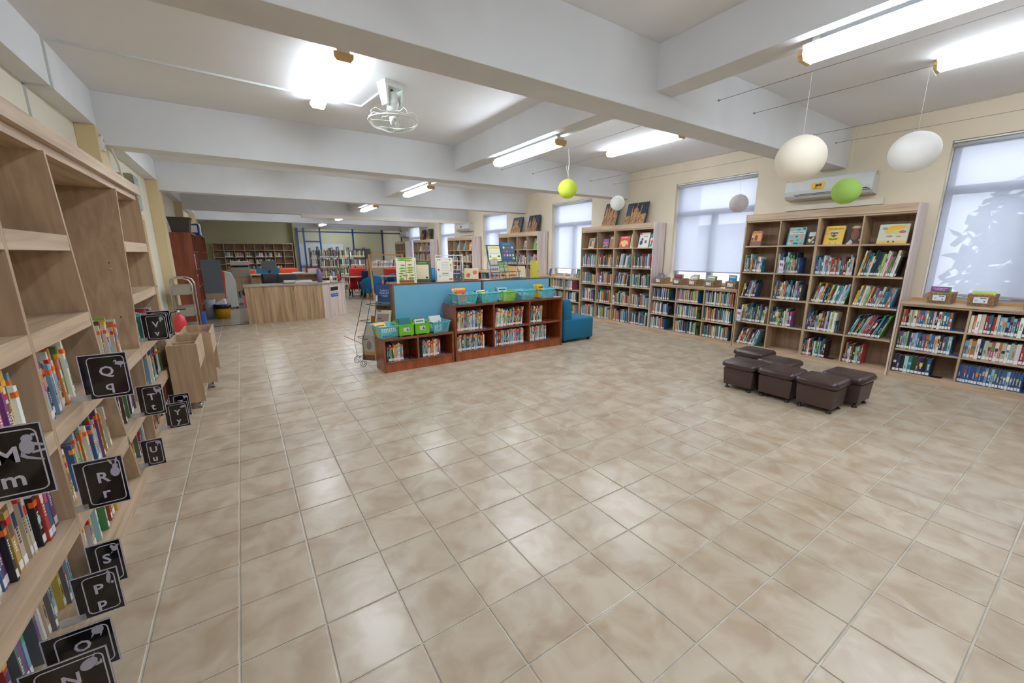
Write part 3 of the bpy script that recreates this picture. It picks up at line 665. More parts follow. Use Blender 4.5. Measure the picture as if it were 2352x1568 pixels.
# ------------------------------------------------------------------ island: two red-brown book cases in front of the blue-backed cabinets
def brown_case(x0, x1, y0, y1, H, divs, shelf_z, label):
    e = empty('book_cabinet', ((x0 + x1) / 2, y0, 0), label=label, cat='bookcase'); xc = (x0 + x1) / 2
    def P(name, a, b, c_, d_, z0, z1, m): return B(a - xc, b - xc, c_ - y0, d_ - y0, z0, z1).build(name, m, e, bev=.0015)
    t = .026; zb = .135
    P('side_panel', x0, x0 + t, y0, y1, 0, H - .03, orange_w); P('side_panel', x1 - t, x1, y0, y1, 0, H - .03, orange_w)
    P('edge_strip', x0 - .0005, x0 + t + .002, y0 - .004, y0 - .0005, 0, H - .03, orange_d); P('edge_strip', x1 - t - .002, x1 + .0005, y0 - .004, y0 - .0005, 0, H - .03, orange_d)
    P('plinth', x0 + t, x1 - t, y0 + .006, y1, 0, zb - .025, orange_w)
    P('bottom_board', x0 + t, x1 - t, y0 - .003, y1, zb - .025, zb, orange_d)
    P('top_board', x0, x1, y0 - .004, y1, H - .03, H, orange_d)
    P('top_surface', x0 + .002, x1 - .002, y0 + .004, y1 - .002, H, H + .0012, orange_top)
    P('back_panel', x0 + t, x1 - t, y1 - .012, y1 - .002, zb, H - .03, orange_w)
    for d in divs: P('divider', d - .013, d + .013, y0 - .003, y1 - .012, zb, H - .03, orange_d)
    ed = [x0 + t] + [v for d in divs for v in (d - .013, d + .013)] + [x1 - t]
    for z in shelf_z:
        for a, b in zip(ed[::2], ed[1::2]): P('shelf', a, b, y0, y1 - .012, z - .026, z, orange_d)
    return e
IY = 5.03
brown_case(1.375, 2.352, IY, IY + .37, .443, [1.835], [], 'low red-brown cabinet holding four plastic baskets on its top')
brown_case(2.372, 4.315, IY, IY + .385, .80, [3.01, 3.655], [.425], 'taller red-brown cabinet with six compartments next to the teal chair')
IX = (1, 0, 0); IDY = (0, 1, 0)
def fillI(x, z, ln, where, lean=0, hs=(.22, .262), mx=99, lf=0):
    u = fill((x, IY + .02, z), IX, IDY, ln, (.014, .022), hs, .2, lean, WARM, (where, 'reading_book', 'books in the red-brown cabinets'), stk=.85, lab=.95, inset=(0, .012), lean_from=lf, gap=.0006)
    tag(B(0, .07, 0, .09, 0, .0016).build('bookend', blue_book, None, (x + u + .003, IY + .015, z)), 'blue bookend foot, after the books, %s' % where.replace('from easel end, ', ''), 'bookend', 'metal bookends')
fillI(1.425, .135, .225, 'from easel end, compartment one, low red-brown cabinet', hs=(.20, .235))
fillI(1.90, .135, .27, 'from easel end, compartment two, low red-brown cabinet', hs=(.20, .235))
fillI(2.42, .425, .42, 'from easel end, upper compartment one, tall red-brown cabinet', .04, (.24, .285))
fillI(2.42, .135, .44, 'from easel end, lower compartment one, tall red-brown cabinet', 0, (.20, .24))
fillI(3.04, .425, .53, 'from easel end, upper compartment two, tall red-brown cabinet', .12, (.22, .28))
fillI(3.04, .135, .52, 'from easel end, lower compartment two, tall red-brown cabinet', 0, (.22, .245))
fillI(3.685, .425, .25, 'from easel end, upper compartment three, tall red-brown cabinet', .05, (.24, .27))
fillI(3.685, .135, .32, 'from easel end, lower compartment three, tall red-brown cabinet', 0, (.22, .245))
def blue_cab(x0, x1, label):
    e = empty('blue_backed_cabinet', ((x0 + x1) / 2, 5.43, 0), label=label, cat='cabinet'); w = (x1 - x0) / 2
    B(-w, -w + .02, 0, .30, 0, 1.078).build('side_panel', brownwood, e); B(w - .02, w, 0, .30, 0, 1.078).build('side_panel', brownwood, e)
    B(-w, w, -.004, .302, 1.078, 1.10).build('top_board', mat('walnut_top', (124, 88, 70), .18, noise=((100, 70, 56), (3, 20, 10), 3, .35, .7), coat=.4), e, bev=.001)
    B(-w + .02, w - .006, -.004, .012, .0, 1.078).build('back_panel', blue_panel, e)
    B(-w + .02, w - .02, .012, .30, .03, .06).build('shelf', brownwood, e); B(-w + .02, w - .02, .012, .30, .5, .525).build('shelf', brownwood, e)
blue_cab(1.66, 3.03, 'blue-backed cabinet on the easel side, green poster book standing on it')
blue_cab(3.045, 4.345, 'blue-backed cabinet on the teal chair side, wire book stand on it')

# plastic baskets
def basket(x, y, z, w, d, h, m, label, rz=0, tilt=0):
    e = empty('plastic_basket', (x, y, z), rz, label, 'basket', 'plastic baskets'); k = .82
    bx, by = w / 2 * k, d / 2 * k; tx, ty = w / 2, d / 2; th = .0025
    f = B(-bx, bx, -by, by, 0, .003).build('basket_floor', m, e)
    def wall(p0, p1, q0, q1, name):   # bottom corners p, top corners q
        mm = MB(); nx, nz = 9, 5
        def pt(u, v, o=0):
            a = Vector(p0).lerp(Vector(p1), u); b = Vector(q0).lerp(Vector(q1), u); r = a.lerp(b, v); nrm = (Vector(p1) - Vector(p0)).cross(Vector(q0) - Vector(p0)).normalized(); return r + nrm * o
        def bar(u0, u1, v0, v1, sl=0):
            mm.hexa([pt(u0, v0, 0), pt(u1, v0, 0), pt(u1, v0, -th), pt(u0, v0, -th)], [pt(u0 + sl, v1, 0), pt(u1 + sl, v1, 0), pt(u1 + sl, v1, -th), pt(u0 + sl, v1, -th)])
        bar(0, 1, 0, .10); bar(0, 1, .82, 1); bar(0, .10, .10, .82); bar(.90, 1, .10, .82)
        for i in range(nx + 1):
            u = .10 + .80 * i / nx
            if 0 < i < nx: bar(u - .016, u + .016, .10, .82)
        for j in range(1, nz): v = .10 + .72 * j / nz; bar(.10, .90, v - .022, v + .022)
        mm.build(name, m, e)
    c0 = [(-bx, -by, 0), (bx, -by, 0), (bx, by, 0), (-bx, by, 0)]; c1 = [(-tx, -ty, h), (tx, -ty, h), (tx, ty, h), (-tx, ty, h)]
    for i in range(4): wall(c0[i], c0[(i + 1) % 4], c1[i], c1[(i + 1) % 4], 'lattice_side')
    mm = MB(); r = .010
    mm.box(-tx - r, tx + r, -ty - r, -ty, h - .006, h); mm.box(-tx - r, tx + r, ty, ty + r, h - .006, h); mm.box(-tx - r, -tx, -ty, ty, h - .006, h); mm.box(tx, tx + r, -ty, ty, h - .006, h)
    mm.build('rim', m, e, bev=.002); return e
def gbox(x, y, z, label, art):
    e = empty('green_book_box', (x, y, z), 0, label, 'storage box', 'green storage boxes'); w, d, h = .205, .25, .155
    m = MB(); t = .004
    m.box(-w / 2, w / 2, -d / 2, -d / 2 + t, .008, h); m.box(-w / 2, w / 2, d / 2 - t, d / 2, .008, h * 1.15); m.box(-w / 2, -w / 2 + t, -d / 2, d / 2, .008, h); m.box(w / 2 - t, w / 2, -d / 2, d / 2, .008, h); m.box(-w / 2, w / 2, -d / 2, d / 2, .008, .012)
    m.build('box_shell', box_g, e)
    m = MB(); m.box(-w / 2 - .004, w / 2 + .004, -d / 2 - .004, -d / 2, h - .012, h); m.box(-w / 2 - .004, -w / 2, -d / 2, d / 2, h - .012, h); m.box(w / 2, w / 2 + .004, -d / 2, d / 2, h - .012, h); m.build('rim', box_g, e)
    m = MB()
    for a in (-.07, .07): m.box(a - .014, a + .014, -d / 2 + .004, -d / 2 + .02, 0, .008); m.box(a - .014, a + .014, d / 2 - .02, d / 2 - .004, 0, .008)
    m.build('foot', box_g, e)
    m = MB(); m.box(-.038, .038, -d / 2 - .0012, -d / 2, .062, .112, (214, 216, 226)); m.prism(ell(.016, .080, .018, .006, 10), -d / 2 - .0018, -d / 2 - .001, 'y', (40, 40, 46)); m.prism(ell(.014, .094, .009, .009, 8), -d / 2 - .0018, -d / 2 - .001, 'y', (40, 40, 46))
    m.box(-.030, -.012, -d / 2 - .0016, -d / 2, .085, .088, (120, 120, 130)); m.build('label_card', flat_m, e)
def faced(x, y, z, w, h, t, rot, art, label, kind='storybook', grp=None, base=(236, 232, 222), cat='book', page=True):
    """a book shown by its front cover; cover faces local -y; art = [(poly in 0..1, colour)]"""
    e = empty(kind, (x, y, z), rot=rot, label=label, cat=cat, group=grp)
    m = MB(); b = .002
    m.box(-w / 2, w / 2, 0, b, 0, h, base); m.box(-w / 2, w / 2, t - b, t, 0, h, base); m.box(-w / 2, -w / 2 + b, b, t - b, 0, h, base); m.box(-w / 2 + b, w / 2 - .003, b, t - b, .003, h - .003, PAGE)
    m.build('cover', book_m, e)
    if art:
        m = MB()
        for k, (p, c) in enumerate(art): m.prism([((u - .5) * w, v * h) for u, v in p], -.0004 - .00012 * (k + 1), -.0001, 'y', c)
        m.build('cover_picture', flat_m, e)
    return e
def rect(a, b, c_, d_): return [(a, c_), (b, c_), (b, d_), (a, d_)]
def rart(n=6, bgc=None):
    a = [(rect(.03, .97, .03, .97), bgc or R.choice(PAL)[0])]
    for _ in range(n):
        cx_, cy_ = R.uniform(.2, .8), R.uniform(.15, .7); a.append((ell(cx_, cy_, R.uniform(.06, .18), R.uniform(.05, .15), 9, R.uniform(0, 3)), R.choice(PAL)[0]))
    a.append((rect(.12, .88, .80, .90), R.choice(PAL)[0])); return a
def leanbooks(x, y, z, n, w, h, tl, where, start=-.5, yaw=0, step=.019, pal=WARM):
    for i in range(n):
        c, cn = PAL[R.choice(pal)]; hh = h * R.uniform(.9, 1.04); ww = w * R.uniform(.88, 1)
        dy = i * step
        faced(x + R.uniform(-.006, .006) + math.sin(-yaw) * -dy * 0, y + dy, z, ww, hh, .011, (-tl * R.uniform(.9, 1.1), 0, yaw + R.uniform(-.03, .03)), rart(4, c) if i == 0 else [(rect(0, .06, .68, .80), R.choice(STK))], '%s book, %s from the front, %s' % (cn, ORD[i], where), 'storybook', 'books in the baskets', c)
basket(1.475, 5.21, .4445, .28, .30, .155, basket_b, 'sky blue basket nearest the book easel, red lettered book in it', .08)
gbox(1.70, 5.19, .4445, 'green box between the first blue basket and the other green box', 0)
gbox(1.92, 5.19, .4445, 'green box between the other green box and a blue basket', 0)
basket(2.18, 5.21, .4445, .27, .30, .15, basket_b, 'sky blue basket by the corner of the taller cabinet', .12)
ZT = .8015
for i, (x, w, m, lb) in enumerate(((2.60, .33, basket_b, 'sky blue basket on the tall cabinet, nearest the low cabinet'), (2.965, .32, basket_b, 'sky blue basket before the lime one, books leaning in it'), (3.29, .27, basket_g, 'lime green basket, the only one of its colour'), (3.635, .30, basket_b, 'sky blue basket with one loose book lying across it'), (4.035, .33, basket_b, 'sky blue basket with yellow books, nearest the teal chair'))):
    basket(x, 5.20, ZT, w, .28, .14, m, lb, .05 + .05 * i)
leanbooks(1.43, 5.15, .452, 4, .16, .19, .55, 'in the basket nearest the book easel', yaw=.25, pal=[0, 17, 6, 9])
t1 = faced(1.49, 5.09, .475, .20, .16, .012, (-1.0, 0, -.25), [(rect(0, 1, 0, 1), (60, 166, 156)), ([(.05, .3), (.95, .42), (.95, .92), (.05, .80)], (238, 236, 228))], 'white and turquoise joke book with red lettering in the blue basket', 'storybook', 'books in the baskets', (236, 236, 230))
text('TO READ\nTO FUNNY', .042, ink_r, t1, (0, -.0016, .098), (PI / 2, 0, 0), 'title_lettering', .0003, .0008)
leanbooks(1.70, 5.09, .46, 5, .17, .20, .12, 'in the green box beside the first basket', pal=[3, 4, 15, 7, 6])
leanbooks(1.91, 5.09, .46, 5, .15, .19, .2, 'in the green box beside the second basket', pal=[10, 0, 13, 0])
leanbooks(2.15, 5.14, .455, 5, .17, .205, .12, 'in the basket by the taller cabinet', pal=[15, 6, 13, 0])
leanbooks(2.55, 5.12, .812, 9, .18, .20, .18, 'in the basket nearest the low cabinet', yaw=.12, pal=[3, 0, 8, 0, 9, 8])
leanbooks(2.93, 5.13, .812, 8, .17, .165, .45, 'in the basket before the lime one', yaw=.35, pal=[10, 14, 0, 7, 8])
leanbooks(3.23, 5.12, .812, 5, .17, .20, .2, 'in the lime green basket', pal=[17, 0, 3, 8])
leanbooks(3.66, 5.17, .865, 1, .18, .15, 1.25, 'lying in the basket with one loose book', pal=[19, 8])
leanbooks(3.96, 5.13, .812, 6, .16, .20, .15, 'in the basket nearest the teal chair', yaw=.2, pal=[9, 9, 0, 9])

# things on top of the blue cabinets
ZB = 1.101
gt = [(rect(0, 1, 0, 1), (236, 230, 206))]
for (u, v, a, b) in ((.45, .96, .38, .035), (.28, .90, .20, .03), (.62, .88, .2, .03), (.33, .70, .12, .03), (.68, .72, .12, .03), (.3, .58, .15, .035), (.7, .60, .18, .04), (.32, .48, .16, .035), (.7, .50, .17, .035), (.66, .42, .17, .03), (.24, .38, .12, .03), (.42, .30, .14, .035), (.78, .31, .09, .03), (.2, .27, .07, .035), (.25, .17, .12, .05), (.72, .18, .16, .05)):
    gt.append((ell(u, v, a, b, 12), (96 + R.randint(0, 60), 146 + R.randint(0, 30), 60)))
gt += [(rect(.46, .50, .12, .95), (172, 148, 100)), (rect(.66, .68, .12, .7), (172, 148, 100)), (rect(.12, .86, .03, .12), (140, 84, 44)), (rect(.14, .90, .0, .03), (200, 148, 80))]
gt += [(rect(.90, .94, .1 + .08 * i, .15 + .08 * i), (150, 160, 170)) for i in range(10)]
faced(1.885, 5.47, ZB, .27, .345, .025, (-.06, 0, -.22), gt, 'tall green poster book of layered trees, standing on the blue cabinet', 'storybook', None, (236, 230, 206))
faced(2.17, 5.56, ZB, .20, .29, .02, (-.08, 0, -.3), [(rect(0, 1, 0, 1), (70, 84, 66)), (rect(0, .85, .14, .84), (228, 216, 180)), (rect(.1, .7, .9, .96), (110, 160, 70)), (rect(.62, .78, .17, .25), (60, 60, 50))] , 'book shown by its cream back cover, behind the tree poster book', 'storybook', None, (60, 74, 70))
m = MB(); m.lathe([(.03, 0), (.055, .01), (.06, .08), (.055, .16), (.03, .19), (.0, .192)], 16); tag(m.build('blue_globe_vase', mat('azure_plastic', (60, 160, 226), .4), None, (2.33, 5.63, ZB)), 'bright azure rounded container behind the white wire rack', 'container')
lst = [(rect(0, 1, 0, 1), (238, 234, 220))] + [(ell(.1 + .12 * i, .92, .04, .03, 9), c) for i, c in ((0, (110, 110, 90)), (1, (190, 110, 60)), (6, (60, 66, 140)))] + [(rect(.3, .74, .80 - .07 * i, .815 - .07 * i), (176, 176, 170)) for i in range(9)] + [(ell(.12, .5, .05, .04, 9), (190, 40, 44)), (rect(.34, .70, .33, .345), (60, 60, 60)), (ell(.87, .70, .06, .06, 9), (190, 170, 90)), (ell(.18, .22, .05, .05, 9), (220, 180, 170)), (rect(.74, .96, .06, .13), (170, 130, 90)), (rect(.85, .88, .4, .66), (180, 120, 80))]
faced(2.47, 5.50, ZB, .24, .335, .035, (-.04, 0, -.2), lst, 'cream recipe-like cover with small drawings, standing before the white rack', 'storybook', None, (236, 234, 222))
e = empty('white_wire_rack', (2.58, 5.58, ZB), 0, 'white wire display rack standing on the blue cabinet', 'display rack')
m = MB(); r = .0045
for sx_ in (-.22, .22):
    m.tube([(sx_ - .03, -.06, 0), (sx_, .0, .37)], r, 6); m.tube([(sx_ + .03, .10, 0), (sx_, .0, .37)], r, 6)
m.tube([(-.22, 0, .37), (.22, 0, .37)], .008, 6); m.build('frame', whitep, e)
m = MB()
for z in (.04, .10, .16, .22, .29): m.tube([(.02, .02 + (0.33 - z) * .2, z), (.21, .02 + (.33 - z) * .2, z)], .003, 5)
for x in (.03, .09, .15, .21): m.tube([(x, .09, .02), (x, .02, .34)], .003, 5)
m.build('wire_grid', whitep, e)
faced(2.74, 5.64, ZB + .005, .15, .14, .012, (-.2, 0, 0), [(rect(0, 1, 0, 1), (40, 70, 92)), (ell(.2, .8, .06, .06, 8), (220, 60, 50)), (ell(.7, .7, .06, .06, 8), (230, 200, 60)), (ell(.4, .3, .06, .06, 8), (220, 200, 60)), (ell(.15, .15, .08, .06, 8), (200, 40, 44)), (ell(.8, .2, .06, .06, 8), (230, 210, 70))], 'navy book with coloured dots behind the white rack wires', 'storybook', None, (40, 60, 84))
def easelbook(x, y, w, h, art, base, label, tilt=.5, rz=-.2, split=False):
    f = faced(x, y, ZB + .012, w, h, .02, (-tilt, 0, rz), art, label, 'storybook', None, base)
    st = empty('book_easel', (x, y - .005, ZB), rz, 'small white easel holding the %s' % label.split(',')[0], 'easel', 'small book easels'); m = MB()
    for sx_ in (-.03, .03): m.tube([(sx_, -.02, .0), (sx_, -.022, .03)], .003, 6); m.tube([(sx_, -.02, .004), (sx_, .09, .004)], .003, 6); m.tube([(sx_ * .9, -.024, .005), (sx_ * .5, .02 + .1 * math.sin(tilt), .10)], .0028, 6)
    m.build('wire_leg', whitep, st)
easelbook(2.93, 5.56, .22, .20, [(rect(0, 1, 0, 1), (196, 178, 140)), (rect(0, 1, .9, 1), (206, 196, 160)), (ell(.3, .35, .16, .2, 10), (168, 76, 50)), (ell(.75, .6, .16, .2, 10), (180, 90, 50))], (206, 196, 160), 'tan and rust coloured book, leaning back on an easel', .65, -.5)
e = empty('wire_book_stand', (3.50, 5.56, ZB), -.1, 'navy wire book stand holding posters and books on the cabinet', 'display rack')
m = MB(); W2 = .24
for sx_ in (-W2, 0, W2): m.tube([(sx_, -.10, .0), (sx_, -.10, .05), (sx_, .02, .34), (sx_ + .02, .10, .52)], .004, 6); m.tube([(sx_, -.10, .004), (sx_, .14, .004)], .004, 6)
m.build('upright', mat('navy_wire', (44, 54, 90), .4), e)
m = MB()
for k in range(9): x = -W2 + k * .06; m.tube([(x, -.125, .0), (x, -.125, .11)], .0022, 5); m.tube([(x, -.06, .22), (x, -.06, .30)], .0022, 5)
for (y, z) in ((-.125, .11), (-.125, .055), (-.06, .22), (-.06, .30), (-.125, .004)): m.tube([(-W2, y, z), (W2, y, z)], .003, 5)
m.build('wire_tray', mat('navy_wire', (44, 54, 90), .4), e)
gl = [(rect(0, 1, 0, 1), (44, 92, 66)), (rect(.08, .92, .06, .94), (226, 224, 196)), (rect(.2, .9, .78, .86), (216, 190, 50)), (rect(.08, .9, .52, .72), (214, 212, 196)), (rect(.1, .88, .48, .50), (80, 90, 100)), (rect(.3, .62, .16, .28), (206, 184, 40)), (ell(.2, .32, .07, .09, 9), (120, 160, 110)), (ell(.78, .34, .10, .06, 9), (50, 100, 60))]
faced(3.38, 5.575, ZB + .262, .26, .285, .014, (-.38, 0, -.1), gl, 'green-framed leaf poster book, upper tier of the navy wire stand', 'storybook', None, (226, 224, 190))
gv = [(rect(0, 1, 0, 1), (30, 74, 112)), (rect(.1, .7, .88, .92), (80, 150, 130))] + [(ell(.22 + .2 * (i % 4), .72 - .2 * (i // 4), .07, .065, 9), R.choice([(196, 176, 150), (176, 110, 84), (120, 80, 64), (206, 200, 180)])) for i in range(12)] + [(ell(.84, .16, .09, .07, 10), (140, 200, 70))]
faced(3.63, 5.56, ZB + .268, .255, .32, .014, (-.30, 0, -.1), gv, 'dark blue book with rows of small portraits, on the navy stand', 'storybook', None, (30, 70, 108))
for i, (x, c, a, lb) in enumerate(((3.33, (170, 166, 158), (80, 60, 60), 'grey folded paper with red line, lower tier of navy stand'), (3.50, (120, 146, 92), (170, 180, 120), 'green landscape booklet, lower tier of the navy stand'), (3.66, (196, 150, 90), (120, 90, 60), 'brown and white booklet at the near end of navy stand'))):
    faced(x, 5.505, ZB + .012 + (.0 if i == 2 else .10), .155, .20, .012, (-.42, 0, -.1), [(rect(0, 1, 0, 1), c), (rect(.1, .9, .5, .56), a)] + [(rect(.1 + .2 * j, .25 + .2 * j, .12, .3), a) for j in range(4)], lb, 'storybook', 'papers in the navy stand', c)
for i, x in enumerate((3.30, 3.50)):
    faced(x, 5.48, ZB + .012, .17, .12, .012, (-.42, 0, -.1), [(rect(0, 1, 0, 1), [(150, 130, 124), (190, 150, 96)][i]), (ell(.3, .4, .2, .2, 9), [(120, 50, 44), (90, 60, 40)][i]), (ell(.75, .4, .14, .2, 9), [(110, 60, 50), (214, 180, 120)][i])], ['speckled card at the foot of the navy stand, far side', 'orange-brown card at the foot of the navy stand, middle'][i], 'storybook', 'papers in the navy stand', (190, 170, 150))
tag(B(-.2, .2, -.06, .06, 0, .004).build('paper_sheet', mat('pink_white_paper', (226, 206, 204), .6), None, (3.30, 5.50, ZB)), 'pale pink paper lying flat under the navy wire stand', 'paper')
easelbook(3.84, 5.53, .17, .185, [(rect(0, 1, 0, 1), (206, 192, 164)), (ell(.35, .55, .22, .10, 9), (190, 130, 50)), (ell(.25, .7, .09, .09, 9), (196, 136, 56)), (rect(.3, .36, .2, .5), (180, 130, 60)), (rect(.5, .55, .2, .5), (180, 130, 60))], (206, 192, 164), 'beige book with an orange dog, on a white easel', .28, -.25)
for i, (x, a, c) in enumerate(((4.03, .9, (206, 190, 60)), (4.10, -.15, (196, 190, 84)))):
    faced(x, 5.50, ZB, [.10, .155][i], .275, .018, (0, 0, a), [(rect(0, 1, 0, 1), c), (rect(.1, .12, .05, .95), (120, 140, 60)), (rect(.86, .92, .3, .4), (196, 60, 40)), ([(.62, 1), (.75, 1), (.72, .72)], (220, 210, 120))] if i else [(rect(0, 1, 0, 1), c), (ell(.3, .62, .12, .03, 8), (200, 50, 40))], ['open yellow folder cover half, turned away', 'yellow-green standing folder nearest the window bookcase'][i], 'storybook', 'yellow folder halves', c)

# book easel with scrolled feet at the cabinet end
e = empty('floor_book_stand', (1.40, 5.62, 0), 0, 'dark wire floor stand with scrolled feet holding tilted picture books', 'display rack')
m = MB()
def scroll(cx_, cy_):
    pts = []
    for i in range(26):
        t = i / 25 * 4.2 * PI; rr = .055 * (1 - i / 30); pts.append((cx_ + rr * math.cos(t + 1.2), cy_ + rr * .3 * math.cos(t + 1.2), .056 + rr * math.sin(t + 1.2)))
    return pts
for (cx_, cy_) in ((-.20, .10), (-.17, -.14), (.12, .14), (.16, -.12)): m.tube(scroll(cx_, cy_), .0035, 6)
m.build('scroll_foot', black_m, e)
m = MB(); ir = .0038
for (a, b) in (((-.20, .10), (.02, .10)), ((-.15, -.14), (.06, -.10))):
    m.tube([(a[0], a[1], .10), (a[0] - .02, a[1], .35), (a[0] + .06, a[1], .62), (a[0] + .17, a[1], 1.05)], ir, 6)
for z, x in ((.10, -.18), (.38, -.18), (.60, -.12), (.82, -.03)): m.tube([(x, .10, z), (x + .04, -.14, z)], ir, 6); m.tube([(x, .10, z), (x + .22, .10, z), (x + .26, -.12, z), (x + .04, -.14, z)], ir, 6)
m.build('wire_frame', black_m, e)
m = MB()
for i in range(9):
    z = .12 + .1 * i; m.tube([(.02 + .012 * i, .10 - .02 * (i % 2), z), (.04 + .012 * i, -.12, z + .02)], .006, 5)
m.build('woven_back', mat('dark_rattan', (84, 60, 46), .8), e)
def tilted(x, y, z, w, h, base, art, lb, tl=.45, rz=-1.25, t=.02): faced(x, y, z, w, h, t, (-tl, 0, rz), art, lb, 'storybook', 'books on the scrolled floor stand', base)
bt = faced(1.565, 5.58, .80, .20, .285, .03, (-.16, 0, -.62), [(rect(0, 1, 0, 1), (44, 74, 124)), (rect(0, 1, 0, .18), (90, 120, 130)), (rect(.0, .12, .2, .5), (220, 224, 230))], 'dark blue picture book at the top of the scrolled floor stand', 'storybook', 'books on the scrolled floor stand', (60, 86, 130))
text('TURKEY\nPARADE\nTALES', .035, mat('pale_blue_print', (170, 190, 214), .5), bt, (.02, -.0014, .17), (PI / 2, 0, 0), 'title_lettering', .0003, .0006)
tilted(1.50, 5.50, .50, .22, .26, (200, 204, 190), [(rect(0, 1, 0, 1), (206, 204, 180)), (rect(.1, .9, .4, .8), (150, 130, 120)), (rect(.0, .06, 0, 1), (170, 190, 190))], 'pale grey-green book tilted back, second from the top of the stand', .4, -.75)
tilted(1.47, 5.62, .44, .20, .22, (120, 84, 54), [(rect(0, 1, 0, 1), (150, 92, 46)), (rect(.1, .9, .08, .35), (90, 70, 60)), (rect(.0, .06, 0, 1), (230, 226, 210))], 'rust brown picture book on the middle tier of the stand', .15, -.7, .03)
tilted(1.33, 5.52, .36, .20, .25, (128, 146, 150), [(rect(0, 1, 0, 1), (140, 150, 150)), (rect(.1, .9, .1, .9), (176, 168, 150))], 'slate grey book jutting out beyond the stand', .5, -.85)
tilted(1.30, 5.46, .09, .20, .34, (190, 186, 170), [(rect(0, 1, 0, 1), (176, 146, 104)), (rect(0, .9, .0, .22), (120, 76, 54)), (rect(0, .9, .35, 1), (186, 182, 170)), (ell(.5, .6, .2, .18, 9), (130, 128, 130))], 'tall grey and brown picture book on the lowest tier', .08, -.8, .03)
tilted(1.55, 5.66, .62, .20, .22, (130, 98, 70), [(rect(0, 1, 0, 1), (136, 110, 70)), (rect(.1, .9, .6, .9), (110, 70, 50))], 'olive brown book behind the dark blue one on the stand', .3, -.7, .03)
tag(B(-.15, .15, -.004, .004, -.004, .004).build('wooden_pointer', tan_m, None, (1.13, 5.50, .38)), 'thin wooden pointer sticking out of the scrolled stand', 'stick').rotation_euler = (0, .55, .2)

# ------------------------------------------------------------------ teal chair at the island's end
e = empty('slipper_chair', (4.40, 5.08, 0), 0, 'teal armless foam chair against the end of the island', 'chair')
m = MB(); m.rbox(0, .70, 0, .62, .04, .405, .045, 3, .03); m.build('seat', teal_m, e)
m = MB(); m.rbox(0, .16, .005, .615, .37, .74, .04, 3, .04); o = m.build('backrest', teal_m, e)
for v in o.data.vertices:
    f = (v.co.z - .37) / .37
    if v.co.x > .07: v.co.x += .05 * (1 - f)
for x in (.05, .62):
    for y in (.05, .54): B(x - .02, x + .02, y - .02, y + .02, 0, .045).build('foot', black_m, e)

# ------------------------------------------------------------------ leather stools
def stool(x, y, label, rz=0.0):
    e = empty('leather_stool', (x, y, 0), rz, label, 'stool', 'dark leather stools')
    m = MB(); a, b = .145, .15
    m.hexa([(-a, -b, .045), (a, -b, .045), (a, b, .045), (-a, b, .045)], [(-a - .012, -b - .01, .235), (a + .012, -b - .01, .235), (a + .012, b + .01, .235), (-a - .012, b + .01, .235)])
    m.build('body', leather_s, e, bev=.008)
    m = MB(); m.rbox(-.185, .185, -.182, .182, .222, .315, .05, 4, .038); o = m.build('cushion', leather, e)
    for v in o.data.vertices:
        d = math.hypot(v.co.x / .185, v.co.y / .182)
        if v.co.z > .29: v.co.z += .014 * (1 - min(1, d)) 
        if v.co.z < .25: v.co.x *= .90; v.co.y *= .90
    for sx_ in (-1, 1):
        for sy_ in (-1, 1):
            m = MB(); m.lathe([(.024, 0), (.024, .006), (.010, .018), (.008, .05)], 12); m.build('foot', black_m, e, (sx_ * .115, sy_ * .12, 0))
for i, (x, y, lb) in enumerate(((4.60, 2.20, 'dark leather stool in the front row, nearest the brown cabinets'), (4.62, 1.83, 'dark leather stool in the middle of the front row'), (4.62, 1.47, 'dark leather stool in the front row, nearest the camera, side seam creased'),
                                (5.25, 2.42, 'dark leather stool set apart, closest to the tall bookcase'), (4.99, 2.02, 'dark leather stool in the middle of the back row'), (5.03, 1.39, 'dark leather stool in the back row, nearest the tree window'))): stool(x, y, lb, R.uniform(-.05, .05))
HEAP_PENDING = True

# ------------------------------------------------------------------ display books and cards on the window-wall cases
FR = -PI / 2            # facing -X
def dispA(y, w, h, art, base, label, z=1.602, tilt=.22, dz=0, t=.02, x=6.60): return faced(x, y, z, w, h, t, (-tilt, 0, FR), art, label, 'storybook', 'display books on the window wall', base)
b1 = dispA(3.24, .155, .225, [(rect(0, 1, 0, 1), (92, 60, 50)), (rect(.05, .95, .3, .85), (216, 134, 50)), (rect(0, 1, 0, .3), (110, 72, 60)), (rect(.35, .6, .35, .7), (60, 44, 40)), (ell(.15, .5, .08, .2, 8), (70, 50, 44)), (rect(.05, .2, .55, .7), (220, 210, 200))], (70, 50, 60), 'upright book with a glowing orange sunset cover, top shelf')
text('AFRICAN\nICONS', .03, mat('gold_print', (226, 160, 60), .5), b1, (0, -.0018, .195), (PI / 2, 0, 0), 'title_lettering', .0003, .0008)
